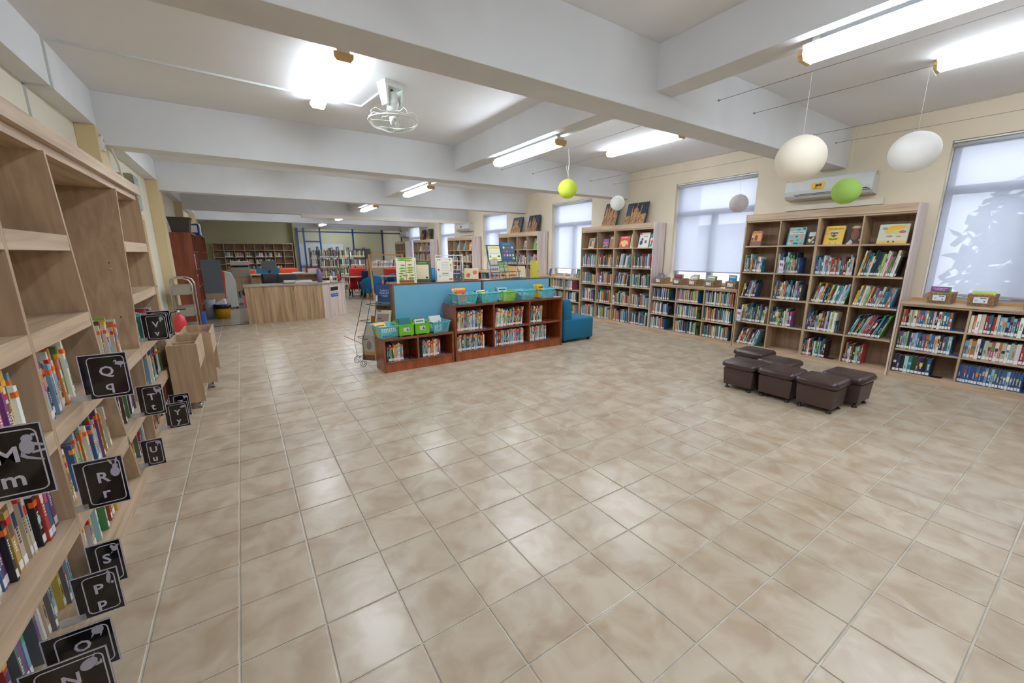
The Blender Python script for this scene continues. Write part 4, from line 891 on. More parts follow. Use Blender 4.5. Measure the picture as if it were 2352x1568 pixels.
b2 = dispA(2.70, .215, .25, [(rect(0, 1, 0, 1), (110, 186, 190)), (rect(0, .06, 0, 1), (40, 120, 170)), (rect(.08, .30, .80, .95), (220, 150, 120)), (ell(.55, .88, .14, .05, 9), (170, 60, 60)), (rect(.8, .95, .86, .96), (40, 70, 90)), (rect(.10, .95, .62, .78), (232, 228, 216)), (rect(.12, .93, .575, .6), (210, 90, 60)),
                               (ell(.25, .48, .12, .05, 9), (190, 120, 90)), (ell(.53, .48, .09, .06, 9), (60, 80, 100)), ([(.72, .52), (.92, .52), (.94, .42), (.84, .30), (.78, .4), (.70, .44)], (226, 120, 90)), (rect(.2, .38, .2, .3), (214, 80, 50)), (ell(.62, .28, .1, .04, 8), (150, 120, 70)), (rect(.1, .28, .04, .15), (214, 190, 110)), (ell(.55, .1, .16, .05, 9), (50, 80, 110)), (rect(.76, .94, .06, .16), (190, 110, 80))], (60, 130, 170), 'large turquoise book of countries with small drawings, top shelf')
text('COUNTRIES', .030, ink_k, b2, (.005, -.0026, .175), (PI / 2, 0, 0), 'title_lettering', .0003, .0006)
dispA(2.505, .10, .19, [(rect(0, 1, 0, 1), (44, 50, 56)), (rect(.12, .88, .62, .92), (200, 214, 214)), ([(.2, .2), (.4, .15), (.85, .5), (.7, .6)], (200, 190, 90)), (ell(.25, .35, .15, .1, 8), (210, 212, 206)), (ell(.75, .2, .15, .08, 8), (200, 200, 196))], (70, 100, 104), 'small dark patterned book beside the turquoise countries book')
b3 = dispA(2.255, .215, .245, [(rect(0, 1, 0, 1), (232, 196, 84)), (rect(0, .05, 0, 1), (230, 130, 50)), (rect(.08, .17, .52, .68), (230, 232, 230)), (rect(.1, .15, .56, .64), (60, 76, 130)), (ell(.5, .68, .20, .09, 12), (206, 196, 190)), ([(.30, .66), (.70, .66), (.66, .50), (.5, .38), (.34, .50)], (120, 66, 44)), (ell(.41, .55, .07, .035, 9), (200, 196, 190)), (ell(.60, .55, .07, .035, 9), (200, 196, 190)), ([(.22, .32), (.36, .36), (.5, .32), (.64, .36), (.78, .32), (.66, .24), (.34, .24)], (60, 150, 70)), (rect(.36, .39, .04, .09), (40, 40, 40)), (rect(.66, .69, .04, .09), (40, 40, 40))], (226, 176, 80), 'yellow book with a drawn white-haired face and green collar')
text('Being Brothers', .026, mat('brown_print', (120, 84, 50), .5), b3, (.01, -.0020, .207), (PI / 2, 0, 0), 'title_lettering', .0003, .0003)
dispA(2.03, .17, .245, [(rect(0, 1, 0, 1), (56, 46, 42)), (ell(.5, .88, .34, .10, 12), (150, 104, 66)), (ell(.5, .90, .22, .07, 12), (196, 176, 160)), (ell(.5, .52, .24, .30, 14), (130, 82, 60)), (ell(.42, .6, .03, .015, 8), (30, 24, 22)), (ell(.58, .6, .03, .015, 8), (30, 24, 22)), (ell(.5, .38, .07, .02, 8), (90, 44, 40)), ([(.05, 0), (.3, .26), (.45, .1), (.4, 0)], (190, 196, 186)), (rect(.35, .85, .0, .04), (206, 40, 44)), (ell(.85, .22, .08, .06, 8), (190, 140, 110))], (60, 56, 54), 'photographic cover of a face under a brown headdress, top shelf')
dispA(1.66, .275, .235, [(rect(0, 1, 0, 1), (200, 206, 190)), (ell(.58, .82, .34, .12, 14, .15), (226, 176, 60)), (ell(.35, .62, .16, .12, 9), (214, 190, 90)), (ell(.62, .58, .14, .10, 9), (206, 200, 110)), (ell(.8, .6, .12, .08, 9), (180, 110, 90)), (ell(.2, .78, .1, .08, 9), (150, 160, 110)), (ell(.4, .38, .12, .05, 9), (170, 130, 110)), (ell(.7, .36, .1, .05, 8), (190, 150, 100)), (rect(0, 1, 0, .15), (230, 190, 90)), (ell(.4, .1, .03, .05, 8), (70, 60, 50)), (ell(.57, .1, .03, .05, 8), (60, 50, 50))], (216, 208, 180), 'wide pale map-like cover with yellow land, near end of the top shelf')
c2 = [(6.77, .165, .225, [(rect(0, 1, 0, 1), (232, 184, 30)), (rect(.1, .9, .08, .94), (84, 130, 200)), (ell(.35, .45, .22, .3, 10), (120, 72, 40)), (rect(.5, .8, .25, .7), (232, 160, 90)), (rect(.1, .9, .08, .16), (210, 220, 230))], 'yellow-edged book with a brown animal on blue, castle bookcase top shelf'),
      (6.63, .035, .225, [(rect(0, 1, 0, 1), (60, 56, 30))], 'thin dark olive book beside the yellow-edged one'),
      (6.35, .15, .20, [(rect(0, 1, 0, 1), (90, 60, 60)), (rect(.1, .9, .7, .95), (110, 70, 150)), (rect(.05, .95, .5, .68), (216, 80, 150)), (ell(.5, .35, .22, .2, 9), (60, 140, 180)), (ell(.25, .2, .15, .12, 8), (226, 130, 60)), (ell(.8, .3, .12, .15, 8), (226, 120, 50))], 'purple and orange comic-like book leaning in the second column'),
      (6.17, .12, .24, [(rect(0, 1, 0, 1), (196, 110, 60)), (rect(.1, .6, .05, .85), (120, 106, 96)), (ell(.35, .85, .14, .1, 8), (190, 200, 206))], 'rusty orange book with a grey tower, second column'),
      (5.83, .25, .235, [(rect(0, 1, 0, 1), (214, 66, 66)), (rect(.1, .8, .84, .90), (236, 196, 190)), (ell(.5, .38, .24, .30, 12), (232, 206, 130)), (ell(.2, .45, .09, .2, 9, -.4), (232, 206, 130)), (ell(.8, .45, .09, .2, 9, .4), (232, 206, 130)), (ell(.5, .38, .04, .03, 8), (60, 44, 40)), (ell(.42, .52, .02, .02, 6), (60, 44, 40)), (ell(.58, .52, .02, .02, 6), (60, 44, 40))], 'coral red book with a yellow floppy-eared puppy face'),
      (5.63, .08, .27, [(rect(0, 1, 0, 1), (214, 216, 200)), (rect(0, .25, 0, 1), (180, 200, 70)), (rect(.3, .9, .6, .8), (170, 150, 200)), (rect(.3, .9, .1, .5), (190, 150, 90))], 'narrow pale book with a lime edge, third column'),
      (5.345, .235, .29, [(rect(0, 1, 0, 1), (226, 226, 216)), (ell(.12, .93, .09, .07, 9), (206, 40, 44)), (rect(.25, .7, .86, .93), (214, 190, 200)), (ell(.26, .32, .15, .16, 10), (60, 60, 120)), (ell(.33, .55, .10, .10, 9), (66, 64, 126)), (ell(.70, .38, .13, .12, 9), (140, 100, 60)), (rect(.45, .8, .70, .78), (150, 160, 150))], 'large white book with blue and brown prints, near column top shelf'),
      (5.14, .11, .26, [(rect(0, 1, 0, 1), (226, 230, 226)), (rect(0, 1, .7, 1), (60, 140, 180)), (ell(.7, .85, .3, .1, 8), (230, 190, 50)), (ell(.4, .4, .2, .2, 8), (200, 60, 80)), (ell(.3, .15, .3, .12, 8), (50, 140, 90))], 'bright patchwork book cut off by the case side, near column')]
for y, w, h, a, lb in c2: dispA(y, w, h, a, a[0][1] if len(a) else (200, 200, 200), lb)
for y, w, h, c, lb in ((10.35, .13, .21, (232, 110, 90), 'coral book in the far column, third tall bookcase'), (9.35, .12, .24, (150, 120, 110), 'brown patterned book, third tall bookcase'), (8.86, .16, .30, (90, 150, 60), 'green and red patterned book, near column of third tall bookcase'),
                      (13.5, .16, .24, (90, 190, 206), 'aqua book in the fourth tall bookcase'), (13.05, .10, .24, (60, 170, 170), 'slim turquoise book leaning, fourth tall bookcase'), (12.6, .14, .26, (230, 190, 90), 'yellow book, near column of fourth tall bookcase'),
                      (17.2, .16, .2, (226, 220, 214), 'white book in the fifth tall bookcase'), (16.3, .14, .22, (70, 120, 190), 'blue book in the fifth tall bookcase')):
    dispA(y, w, h, rart(5, c), c, lb)
def stand_sign(y, z, x, label, w=.075, h=.185, turn=-.25):
    e = empty('shelf_sign', (x, y, z), FR + turn, label, 'sign', 'small signs on the window wall shelves')
    B(-w / 2, w / 2, 0, .002, 0, h).build('sign_board', mat('lilac_board', (196, 194, 220), .3), e)
    m = MB(); m.box(-w * .4, w * .4, -.0006, 0, h * .05, h * .95, (224, 224, 234)); m.prism(ell(-.012, h * .68, .012, .024, 8), -.0014, -.0006, 'y', (176, 60, 60)); m.prism(ell(.014, h * .64, .010, .026, 8), -.0014, -.0006, 'y', (90, 90, 150))
    for i in range(3): m.box(-w * .28, w * .28, -.0012, -.0006, h * (.18 + .06 * i), h * (.20 + .06 * i), (90, 90, 110))
    m.build('sign_print', flat_m, e)
    B(-w / 2, w / 2, 0, .05, 0, .002).build('foot', mat('lilac_board', (196, 194, 220), .3), e)
stand_sign(2.80, 1.206, 6.53, 'small white sign with red shapes, fourth shelf behind the stools')
stand_sign(3.32, .436, 6.53, 'small white sign on the second shelf, far edge, behind the stools')
stand_sign(6.36, .826, 6.53, 'small white sign in the castle bookcase, third shelf'); stand_sign(5.95, .436, 6.52, 'small sign with coloured spots, lower, in the castle bookcase')
stand_sign(9.2, 1.206, 6.53, 'small sign in the third tall bookcase')
for y, w, h, c, lb in ((8.25, .12, .19, (50, 80, 150), 'small navy book standing on the low case, far end'), (7.42, .13, .21, (190, 200, 226), 'pale blue book standing on the low case by the castles'), (7.2, .17, .20, (90, 120, 70), 'green patterned book standing on the low case by the castles')):
    faced(6.63, y, .927, w, h, .015, (-.15, 0, FR - .2), rart(5, c), lb, 'storybook', 'books standing on the low case', c)
e = faced(6.68, 7.85, .927, .22, .16, .02, (-1.0, 0, FR - .5), [(rect(0, 1, 0, 1), (150, 140, 110))], 'tan book lying open on the low case sill', 'storybook', None, (160, 150, 120))

# cardboard relief pictures leaning on the wall above the cases
def relief(y, w, h, z, pieces, label, bc=(48, 56, 70)):
    e = empty('cardboard_picture', (6.72, y, z), label=label, cat='picture', group='cardboard building pictures', rot=(-.28, 0, FR))
    B(-w / 2, w / 2, 0, .012, 0, h).build('backing_board', mat('dark_blue_board', bc, .5), e)
    for k, (p, d) in enumerate(pieces):
        m = MB(); m.prism([(u * w - w / 2, v * h) for u, v in p], -d, 0, 'y'); m.build('cardboard_relief', cardboard, e)
    m = MB()
    for k in range(10): 
        u = .1 + .09 * k; m.prism(rect(u * w - w / 2 - .006, u * w - w / 2 + .006, (.12 + .07 * (k % 3)) * h, (.18 + .07 * (k % 3)) * h), -.034, -.030, 'y')
    m.build('window_hole', mat('dark_brown_paint', (70, 50, 40), .8), e)
def tower(u, w, v, roof=.12): return [(u - w, 0), (u + w, 0), (u + w, v), (u, v + roof), (u - w, v)]
def cren(a, b, v, n=5):
    p = [(a, 0), (b, 0)]; s_ = (b - a) / (2 * n - 1)
    for i in range(2 * n - 1):
        x1_ = b - i * s_; x2_ = x1_ - s_; vv = v + (.04 if i % 2 == 0 else 0); p += [(x1_, vv), (x2_, vv)]
    return p
CT = 2.063
relief(6.38, .42, .50, CT, [(cren(.05, .95, .42, 7), .02), (cren(.12, .88, .62, 5), .014), (tower(.2, .06, .72), .026), (tower(.36, .05, .8), .022), (tower(.6, .07, .78), .028), (tower(.8, .05, .66), .022), (rect(.3, .7, 0, .38), .032)], 'dark board with a cardboard cathedral-like facade, behind the small white lantern')
relief(5.70, .52, .44, CT, [(cren(.02, .26, .36, 4), .024), (cren(.74, .98, .42, 4), .024), (cren(.28, .72, .54, 4), .018), (tower(.5, .09, .68, .1), .026), (rect(.485, .515, .7, .98), .012), (rect(.28, .31, .5, .86), .012), (rect(.70, .73, .5, .88), .012), (rect(.42, .58, 0, .3), .034), (tower(.36, .05, .45, .05), .03)], 'dark board with a cardboard fort, three thin spires and round side towers')
relief(10.0, .48, .46, CT, [(rect(0, 1, 0, .30), .02), ([(.1, .3), (.9, .3), (.78, .46), (.22, .46)], .026), (rect(.3, .7, .44, .62), .02), ([(.2, .62), (.8, .62), (.66, .78), (.34, .78)], .028)], 'dark board with a cardboard pagoda-roofed house', (60, 66, 84))
relief(9.2, .50, .46, CT, [(cren(.1, .9, .26, 6), .02), (tower(.25, .07, .5, .2), .024), (tower(.5, .06, .66, .24), .02), (tower(.68, .05, .56, .2), .026), (tower(.84, .05, .4, .16), .02)], 'blue board with a cardboard building of pointed turrets', (58, 70, 110))
relief(17.3, .44, .44, CT, [(tower(.3, .1, .6), .02), (tower(.7, .1, .5), .02)], 'dark board with two cardboard towers, far bookcase', (40, 44, 54))
relief(16.6, .46, .46, CT, [(tower(.4, .08, .7), .02), (rect(.1, .9, 0, .3), .02)], 'dark board with one tall cardboard tower, far bookcase', (40, 44, 54))

# air conditioners
def aircon(yc, z, label):
    e = empty('air_conditioner', (XR, yc, z), 0, label, 'air conditioner', 'wall air conditioners'); w = .50
    m = MB(); pr = [(0, .285), (-.17, .285), (-.195, .26), (-.205, .12), (-.195, .055), (-.15, .015), (0, 0)]
    m.prism([(p[0], p[1]) for p in pr][::-1], -w, w, 'y'); m.build('housing', mat('ac_white', (206, 208, 206), .4), e, bev=.004)
    B(-.207, -.19, -w + .03, w - .12, .070, .075).build('panel_seam', dark_m, e)
    m = MB(); m.hexa([(-.186, -w + .02, .018), (-.14, -w + .02, .004), (-.14, w - .14, .004), (-.186, w - .14, .018)], [(-.206, -w + .02, .052), (-.16, -w + .02, .045), (-.16, w - .14, .045), (-.206, w - .14, .052)]); m.build('louvre', mat('ac_louvre', (188, 188, 184), .4), e)
    B(-.202, -.18, -w + .02, w - .14, .052, .060).build('outlet_gap', black_m, e)
    B(-.209, -.2, -w + .05, -w + .09, .075, .083).build('display_window', black_m, e)
    m = MB(); m.box(-.2095, -.204, .02, .17, .12, .205, (238, 190, 50)); m.box(-.211, -.2095, .08, .12, .155, .185, (50, 46, 40)); m.box(-.211, -.2095, .05, .075, .155, .19, (60, 56, 46)); m.box(-.211, -.2095, .10, .13, .135, .146, (50, 46, 40)); m.box(-.211, -.2095, .04, .15, .125, .129, (120, 96, 40))
    m.build('energy_label', flat_m, e); B(-.12, -.09, -w - .001, -w, .23, .275).build('side_label', yel_m, e)
aircon(2.47, 2.225, 'white wall air conditioner behind the green lantern, above the tall bookcase')
aircon(13.35, 2.25, 'white wall air conditioner above the fourth tall bookcase'); aircon(19.8, 2.25, 'white wall air conditioner at the far end of the window wall')
tag(B(-.04, 0, -.56, .56, 0, .07).build('cable_duct', mat('duct_cream', (222, 214, 198), .6), None, (XR, 2.44, 2.10)), 'long cream cable duct on the wall under the air conditioner', 'cable duct')
tag(B(-.04, 0, -.5, .5, 0, .06).build('cable_duct', mat('duct_cream', (222, 214, 198), .6), None, (XR, 13.35, 2.12)), 'cream cable duct under the second air conditioner', 'cable duct')

# wicker baskets on the low cases
def wick(y, z, w, h, d, label, rz, books, x=6.585):
    e = empty('wicker_basket', (x, y, z), FR + rz, label, 'basket', 'wicker baskets'); n = 6
    m = MB()
    for i in range(n):
        z0, z1 = h * i / n, h * (i + 1) / n; k = .93 + .07 * (i + .5) / n; a, b = w / 2 * k, d * k; o = (d - b) / 2; t = .008
        for (p, q, r_, s_) in ((-a, a, o, o + t), (-a, a, o + b - t, o + b), (-a, -a + t, o + t, o + b - t), (a - t, a, o + t, o + b - t)):
            m.rbox(p, q, r_, s_, z0, z1 + .0006, .0035, 1, .003)
    m.box(-w / 2 * .93, w / 2 * .93, .01, d - .01, 0, .005)
    m.build('woven_body', wicker, e)
    m = MB()
    for i in range(n * 2):
        for j in range(11):
            if (i + j) % 2: continue
            u = -w / 2 * .9 + w * .9 * j / 11; zz = h * (i + .15) / (2 * n); m.box(u, u + w * .9 / 11 * 1.3, -.0025 + (1 - zz / h) * .004, .006, zz, zz + h / (2 * n) * .7)
    m.build('weave_strand', wicker, e)['kind'] = 'stuff'
    m = MB(); m.box(-w * .26, w * .26, -.0055, -.003, h * .28, h * .78, (222, 226, 236)); m.box(-w * .02, w * .2, -.006, -.0055, h * .66, h * .72, (50, 54, 70)); m.box(-w * .2, -w * .1, -.006, -.0055, h * .5, h * .53, (90, 100, 120)); m.box(-w * .2, -w * .1, -.006, -.0055, h * .42, h * .45, (120, 128, 150)); m.box(w * .12, w * .17, -.006, -.0055, h * .38, h * .5, (90, 100, 120))
    m.build('label_card', flat_m, e)
    fx, fy = math.cos(FR + rz), math.sin(FR + rz)
    for i, (c, ww, hh, tl, wh) in enumerate(books):
        dd = .035 + .028 * i
        faced(x - fy * dd, y + fx * dd, z + .006, ww, hh, .010, (-tl, 0, FR + rz + R.uniform(-.05, .05)), [(rect(0, 1, 0, 1), c)] + rart(3, c)[1:], wh, 'storybook', 'books in the wicker baskets', c)
q = wick(1.145, .926, .20, .125, .26, 'wicker basket with a purple-banded green book, near the tall bookcase', .0, [((90, 160, 70), .15, .185, .15, 'green book with a purple title band, in the first tree window basket'), ((40, 110, 80), .12, .17, .2, 'dark green book behind the purple-banded one')])
p_ = faced(6.63, 1.16, 1.06, .15, .055, .003, (-.15, 0, FR), [(rect(0, 1, 0, 1), (130, 50, 130))], 'purple title strip showing above the first tree window basket', 'storybook', None, (130, 50, 130))
text('CO-OPERATIVE\nLEARNING', .017, ink_w, p_, (0, -.001, .027), (PI / 2, 0, 0), 'title_lettering', .0003, .0003)
wick(.83, .926, .20, .13, .26, 'wicker basket with lime booklets, second from the tall bookcase', .0, [((150, 200, 70), .17, .16, .5, 'lime booklet lying back in the second tree window basket'), ((160, 204, 84), .17, .17, .45, 'lime booklet under the first, second tree window basket')])
wick(.44, .926, .20, .13, .26, 'wicker basket under the tree window, third along', .0, [])
WB5 = [(4.92, 'wicker basket beside the castle bookcase, first of five'), (4.53, 'second wicker basket along from the castle bookcase'), (4.22, 'middle wicker basket of the five under the window'), (3.91, 'fourth wicker basket along, greenish folders in it'), (3.54, 'last of the five wicker baskets, blue book in it')]
BK5 = [[((120, 80, 60), .13, .16, .35, 0), ((90, 140, 170), .12, .19, .1, 1), ((206, 216, 226), .13, .19, .3, 2)], [((110, 60, 56), .14, .18, .05, 0), ((214, 200, 196), .13, .185, .1, 1), ((226, 226, 230), .13, .19, .1, 2)],
       [((170, 180, 160), .15, .17, .2, 0), ((206, 176, 160), .12, .18, .15, 1), ((190, 150, 130), .12, .19, .15, 2)], [((150, 170, 150), .15, .19, .2, 0), ((190, 190, 150), .13, .18, .2, 1), ((210, 170, 150), .12, .18, .25, 2)], [((40, 130, 180), .13, .21, .1, 0), ((60, 90, 170), .1, .17, .1, 1)]]
for (y, lb), bk in zip(WB5, BK5):
    wick(y, .926, .175, .115, .25, lb, -.05, [(c, w, h, t, 'book number %s in the %s' % (['one, frontmost,', 'two', 'three'][i], lb.split(',')[0])) for c, w, h, t, i in bk])

# ------------------------------------------------------------------ paper lanterns, wires
def lantern(x, y, z, d, m, label, top, sq=1.0, ribs=22):
    e = empty('paper_lantern', (x, y, z), 0, label, 'lantern', 'paper lanterns'); r = d / 2; pr = []
    N = ribs * 2
    for i in range(N + 1):
        t = -PI / 2 * .88 + PI * .88 * i / N; rr = r * math.cos(t) * (1 + (.012 if i % 2 else -.006)); pr.append((rr, r * sq * math.sin(t)))
    mm = MB(); b = len(mm.v); mm.lathe(pr, 36)
    mm.f = mm.f[:-2]; mm.c = mm.c[:-2]; mm.mi = mm.mi[:-2]; mm.sm = mm.sm[:-2]
    mm.build('paper_shade', m, e)
    rr = pr[0][0]
    for s_ in (-1, 1):
        zz = s_ * r * sq * math.sin(PI / 2 * .88); mm = MB(); mm.tube([(rr * math.cos(a * PI / 8), rr * math.sin(a * PI / 8), zz) for a in range(16)], .0018, 5, close=True); mm.build('wire_ring', whitep, e)
    mm = MB(); mm.tube([(0, 0, -r * sq * .95), (0, 0, r * sq * .98)], .0015, 5); mm.tube([(-rr, 0, r * sq * .98), (rr, 0, r * sq * .98)], .0012, 5); mm.build('spreader', cable_m, e)
    mm = MB(); mm.tube([(0, 0, r * sq * .98), (0, 0, top - z)], .0013, 5); mm.build('string', whitep, e)
    return e
WZ = 2.85
lantern(3.80, 1.60, 2.225, .345, paper_cream, 'large cream paper lantern, the biggest of all', WZ, 1.0)
la = lantern(4.43, 1.08, 2.255, .305, paper_white, 'large white paper lantern by the tree window', WZ, .95)
m = MB(); m.tube([(0, 0, .58), (.02, -.01, .56), (.04, -.03, .52)], .003, 6); m.build('ribbon_tail', whitep, la)
lantern(5.81, 1.93, 2.175, .275, paper_green, 'pale green perforated lantern in front of the air conditioner', WZ)
lb = lantern(3.80, 4.38, 2.345, .25, paper_lime, 'lime yellow paper lantern above the island', WZ)
m = MB(); m.tube([(.0, 0, .50), (.02, .0, .34), (.01, .01, .22), (.05, .03, .14)], .0035, 6); m.tube([(-.02, .02, .3), (.02, .03, .18)], .003, 6); m.build('ribbon_tail', whitep, lb)
lantern(4.43, 4.06, 2.17, .195, paper_white, 'small white lantern in front of a cardboard picture', WZ)
lantern(5.81, 3.13, 2.16, .235, paper_taupe, 'taupe pierced lantern hanging in front of the window', WZ)
for i, x in enumerate((3.80, 4.43, 5.81, 6.46)):
    for j, (a, b) in enumerate(((-1.04, 2.34), (2.62, 6.04))):
        if i == 3 and j == 0: pass
        w = MB(); w.tube([(0, 0, 0), (0, (b - a) / 2, -.012), (0, b - a, 0)], .0022, 5); w.box(-.006, .006, -.001, .012, -.006, .006); w.box(-.006, .006, b - a - .012, b - a + .001, -.006, .006)
        tag(w.build('hanging_wire', cable_m, None, (x, a, WZ)), '%s wire from the window wall, %s the first cross beam' % (['fourth', 'third', 'second', 'first'][i], ['on the near side of', 'beyond'][j]), 'wire', 'lantern wires')

# ------------------------------------------------------------------ caged ceiling fan
FM = mat('fan_white', (226, 232, 226), .35)
e = empty('ceiling_fan', (1.42, 4.25, ZC), 0.25, 'white caged orbit fan under the ceiling beside the tube lamp', 'fan')
m = MB(); m.box(-.115, .115, -.075, .075, -.014, 0); m.hexa([(-.085, -.05, -.20), (-.06, -.05, -.20), (-.06, .05, -.20), (-.085, .05, -.20)], [(-.115, -.075, -.014), (-.08, -.075, -.014), (-.08, .075, -.014), (-.115, .075, -.014)])
m.hexa([(.06, -.05, -.20), (.085, -.05, -.20), (.085, .05, -.20), (.06, .05, -.20)], [(.08, -.075, -.014), (.115, -.075, -.014), (.115, .075, -.014), (.08, .075, -.014)]); m.box(-.1, .1, -.07, .07, -.05, -.014)
m.build('bracket', FM, e, bev=.006)
m = MB(); m.lathe([(.0, -.075), (.045, -.08), (.055, -.10), (.058, -.15), (.066, -.16), (.066, -.185), (.055, -.20), (.045, -.235), (.02, -.245), (0, -.246)], 20); m.build('motor', FM, e)
m = MB(); m.lathe([(.0, -.055), (.012, -.055), (.014, -.085), (0, -.09)], 10); m.build('swivel_joint', black_m, e)
m = MB(); RC = .235; zc = -.335
m.tube([(RC * math.cos(a * PI / 16), RC * math.sin(a * PI / 16), zc) for a in range(32)], .007, 6, close=True); m.build('cage_ring', FM, e)
m = MB()
for k in range(8):
    a = k * PI / 4; c_, s_ = math.cos(a), math.sin(a); m.tube([(RC * c_, RC * s_, zc), (RC * c_, RC * s_, zc + .05), (RC * .8 * c_, RC * .8 * s_, zc + .085), (RC * .5 * c_, RC * .5 * s_, zc + .07), (.05 * c_, .05 * s_, zc + .09)], .0028, 5)
m.build('upper_cage', FM, e)
m = MB()
for k in range(56):
    a = k * PI / 28; c_, s_ = math.cos(a), math.sin(a); m.tube([(RC * c_, RC * s_, zc - .004), (RC * .85 * c_, RC * .85 * s_, zc - .045), (RC * .5 * c_, RC * .5 * s_, zc - .072), (.03 * c_, .03 * s_, zc - .08)], .0014, 4)
m.build('lower_cage', FM, e)
m = MB()
for k in range(3):
    m.M = Matrix.Rotation(k * 2 * PI / 3 + .3, 4, 'Z'); m.hexa([(.03, -.035, zc - .022), (.20, -.075, zc - .03), (.20, .055, zc + .0), (.03, .03, zc - .002)], [(.03, -.035, zc - .019), (.20, -.075, zc - .027), (.20, .055, zc + .003), (.03, .03, zc + .001)])
m.M = Matrix.Identity(4); m.lathe([(.0, zc + .05), (.035, zc + .04), (.035, zc - .03), (0, zc - .04)], 14); m.build('blade_rotor', FM, e)
# cable conduit on the ceiling and down the edge beam
m = MB()
for p, q_ in (((-1.05, 4.82), (1.33, 5.02)), ((1.33, 5.02), (1.41, 4.33))):
    d = Vector((q_[0] - p[0], q_[1] - p[1], 0)).normalized(); nn = Vector((-d.y, d.x, 0)) * .011
    m.hexa([(p[0] - nn.x, p[1] - nn.y, -.018), (q_[0] - nn.x, q_[1] - nn.y, -.018), (q_[0] + nn.x, q_[1] + nn.y, -.018), (p[0] + nn.x, p[1] + nn.y, -.018)], [(p[0] - nn.x, p[1] - nn.y, 0), (q_[0] - nn.x, q_[1] - nn.y, 0), (q_[0] + nn.x, q_[1] + nn.y, 0), (p[0] + nn.x, p[1] + nn.y, 0)])
m.box(-1.05, -1.034, 4.81, 4.833, 2.762 - ZC, 0); m.box(-1.20, -1.034, 4.81, 4.833, 2.744 - ZC, 2.762 - ZC); m.box(-1.20, -1.184, 4.81, 4.833, 2.1 - ZC, 2.75 - ZC)
tag(m.build('cable_conduit', mat('conduit_white', (212, 218, 216), .5), None, (0, 0, ZC)), 'thin white cable conduit running across the ceiling to the fan', 'conduit')
m = MB(); m.box(0, .012, -.03, .03, -.25, 0); m.hexa([(0, -.03, -.33), (.012, -.03, -.33), (.012, .10, -.36), (0, .10, -.36)], [(0, -.03, -.25), (.012, -.03, -.25), (.012, .03, -.27), (0, .03, -.27)])
tag(m.build('wall_trunking', pillar_m, None, (-1.198, 4.25, 2.75)), 'short cream trunking bent on the wall above the long bookcase', 'conduit')
e = empty('wall_socket', (-1.198, 5.82, 2.50), 0, 'small white double socket box high on the wall', 'socket'); e.location = (-1.045, 6.02, 2.60)
B(0, .03, -.04, .04, -.065, .065).build('socket_box', whitep, e)
m = MB()
for z in (-.028, .028): m.M = Matrix.Translation((.03, 0, z)) @ Matrix.Rotation(PI / 2, 4, 'Y'); m.tube([(.016 * math.cos(a * PI / 6), .016 * math.sin(a * PI / 6), 0) for a in range(12)], .0015, 4, close=True)
m.build('socket_ring', dark_m, e)
m = MB(); m.tube([(-1.03, 6.03, 2.68), (-1.0, 6.12, 2.66), (-1.0, 6.4, 2.5), (-1.03, 6.75, 2.3), (-1.06, 6.95, 2.18)], .012, 7)
tag(m.build('flexible_cable', whitep), 'white flexible cable hanging in a curve from the socket box', 'cable')
e = empty('wall_speaker', (-1.12, 7.35, 2.28), 0, 'grey-green wall box beside the hanging cable, above the long bookcase', 'speaker'); B(-.07, .10, -.16, .16, -.22, .22).build('cabinet', mat('olive_grey_box', (150, 148, 124), .6), e); B(.10, .115, -.15, .15, -.20, .20).build('front_grille', mat('blue_grey_grille', (146, 160, 156), .5), e)
d = struct(empty('door_1', (XL, 8.2, 0)))
m = MB(); m.box(0, .03, -.50, -.42, 0, 2.09); m.box(0, .03, .42, .50, 0, 2.09); m.box(0, .03, -.42, .42, 2.02, 2.09); m.build('door_frame', pillar_m, d); B(0, .012, -.42, .42, 0, 2.02).build('door_leaf', mat('door_cream', (214, 204, 182), .5), d)
m = MB(); m.tube([(.012, .34, 1.0), (.05, .34, 1.0), (.05, .24, 1.0)], .008, 6); m.build('door_handle', steel, d)

# ------------------------------------------------------------------ book bins at the end of the wall bookcase
def bin_(x0, x1, y0, y1, H, label):
    e = empty('book_bin', ((x0 + x1) / 2, y0, 0), 0, label, 'book bin', 'wheeled oak book bins'); w = (x1 - x0) / 2; D = y1 - y0
    B(-w, w, 0, .016, .07, H).build('near_panel', wood_v, e); B(-w, w, D - .016, D, .07, H).build('far_panel', wood_v, e); B(-w, w, D / 2 - .008, D / 2 + .008, H - .22, H - .03).build('divider', wood_v, e)
    B(w - .016, w, .016, D - .016, H - .25, H).build('side_panel', wood_y, e); B(-w, -w + .016, .016, D - .016, .07, H).build('side_panel', wood_v, e)
    B(-w + .016, w - .016, .016, D - .016, .07, .09).build('bin_floor', wood_y, e); B(-w + .016, w - .016, .016, D - .016, H - .24, H - .225).build('bin_floor', wood_y, e)
    for a in (-w + .05, w - .05):
        for b in (.05, D - .05): m = MB(); m.tube([(a - .012, b, .028), (a + .012, b, .028)], .028, 12); m.box(a - .016, a + .016, b - .01, b + .01, .03, .072); m.build('caster', steel, e)
bin_(-.685, -.45, 4.86, 5.52, .655, 'wheeled oak book bin touching the end of the wall bookcase'); bin_(-.66, -.375, 5.56, 6.22, .645, 'second wheeled oak book bin, farther from the bookcase end')

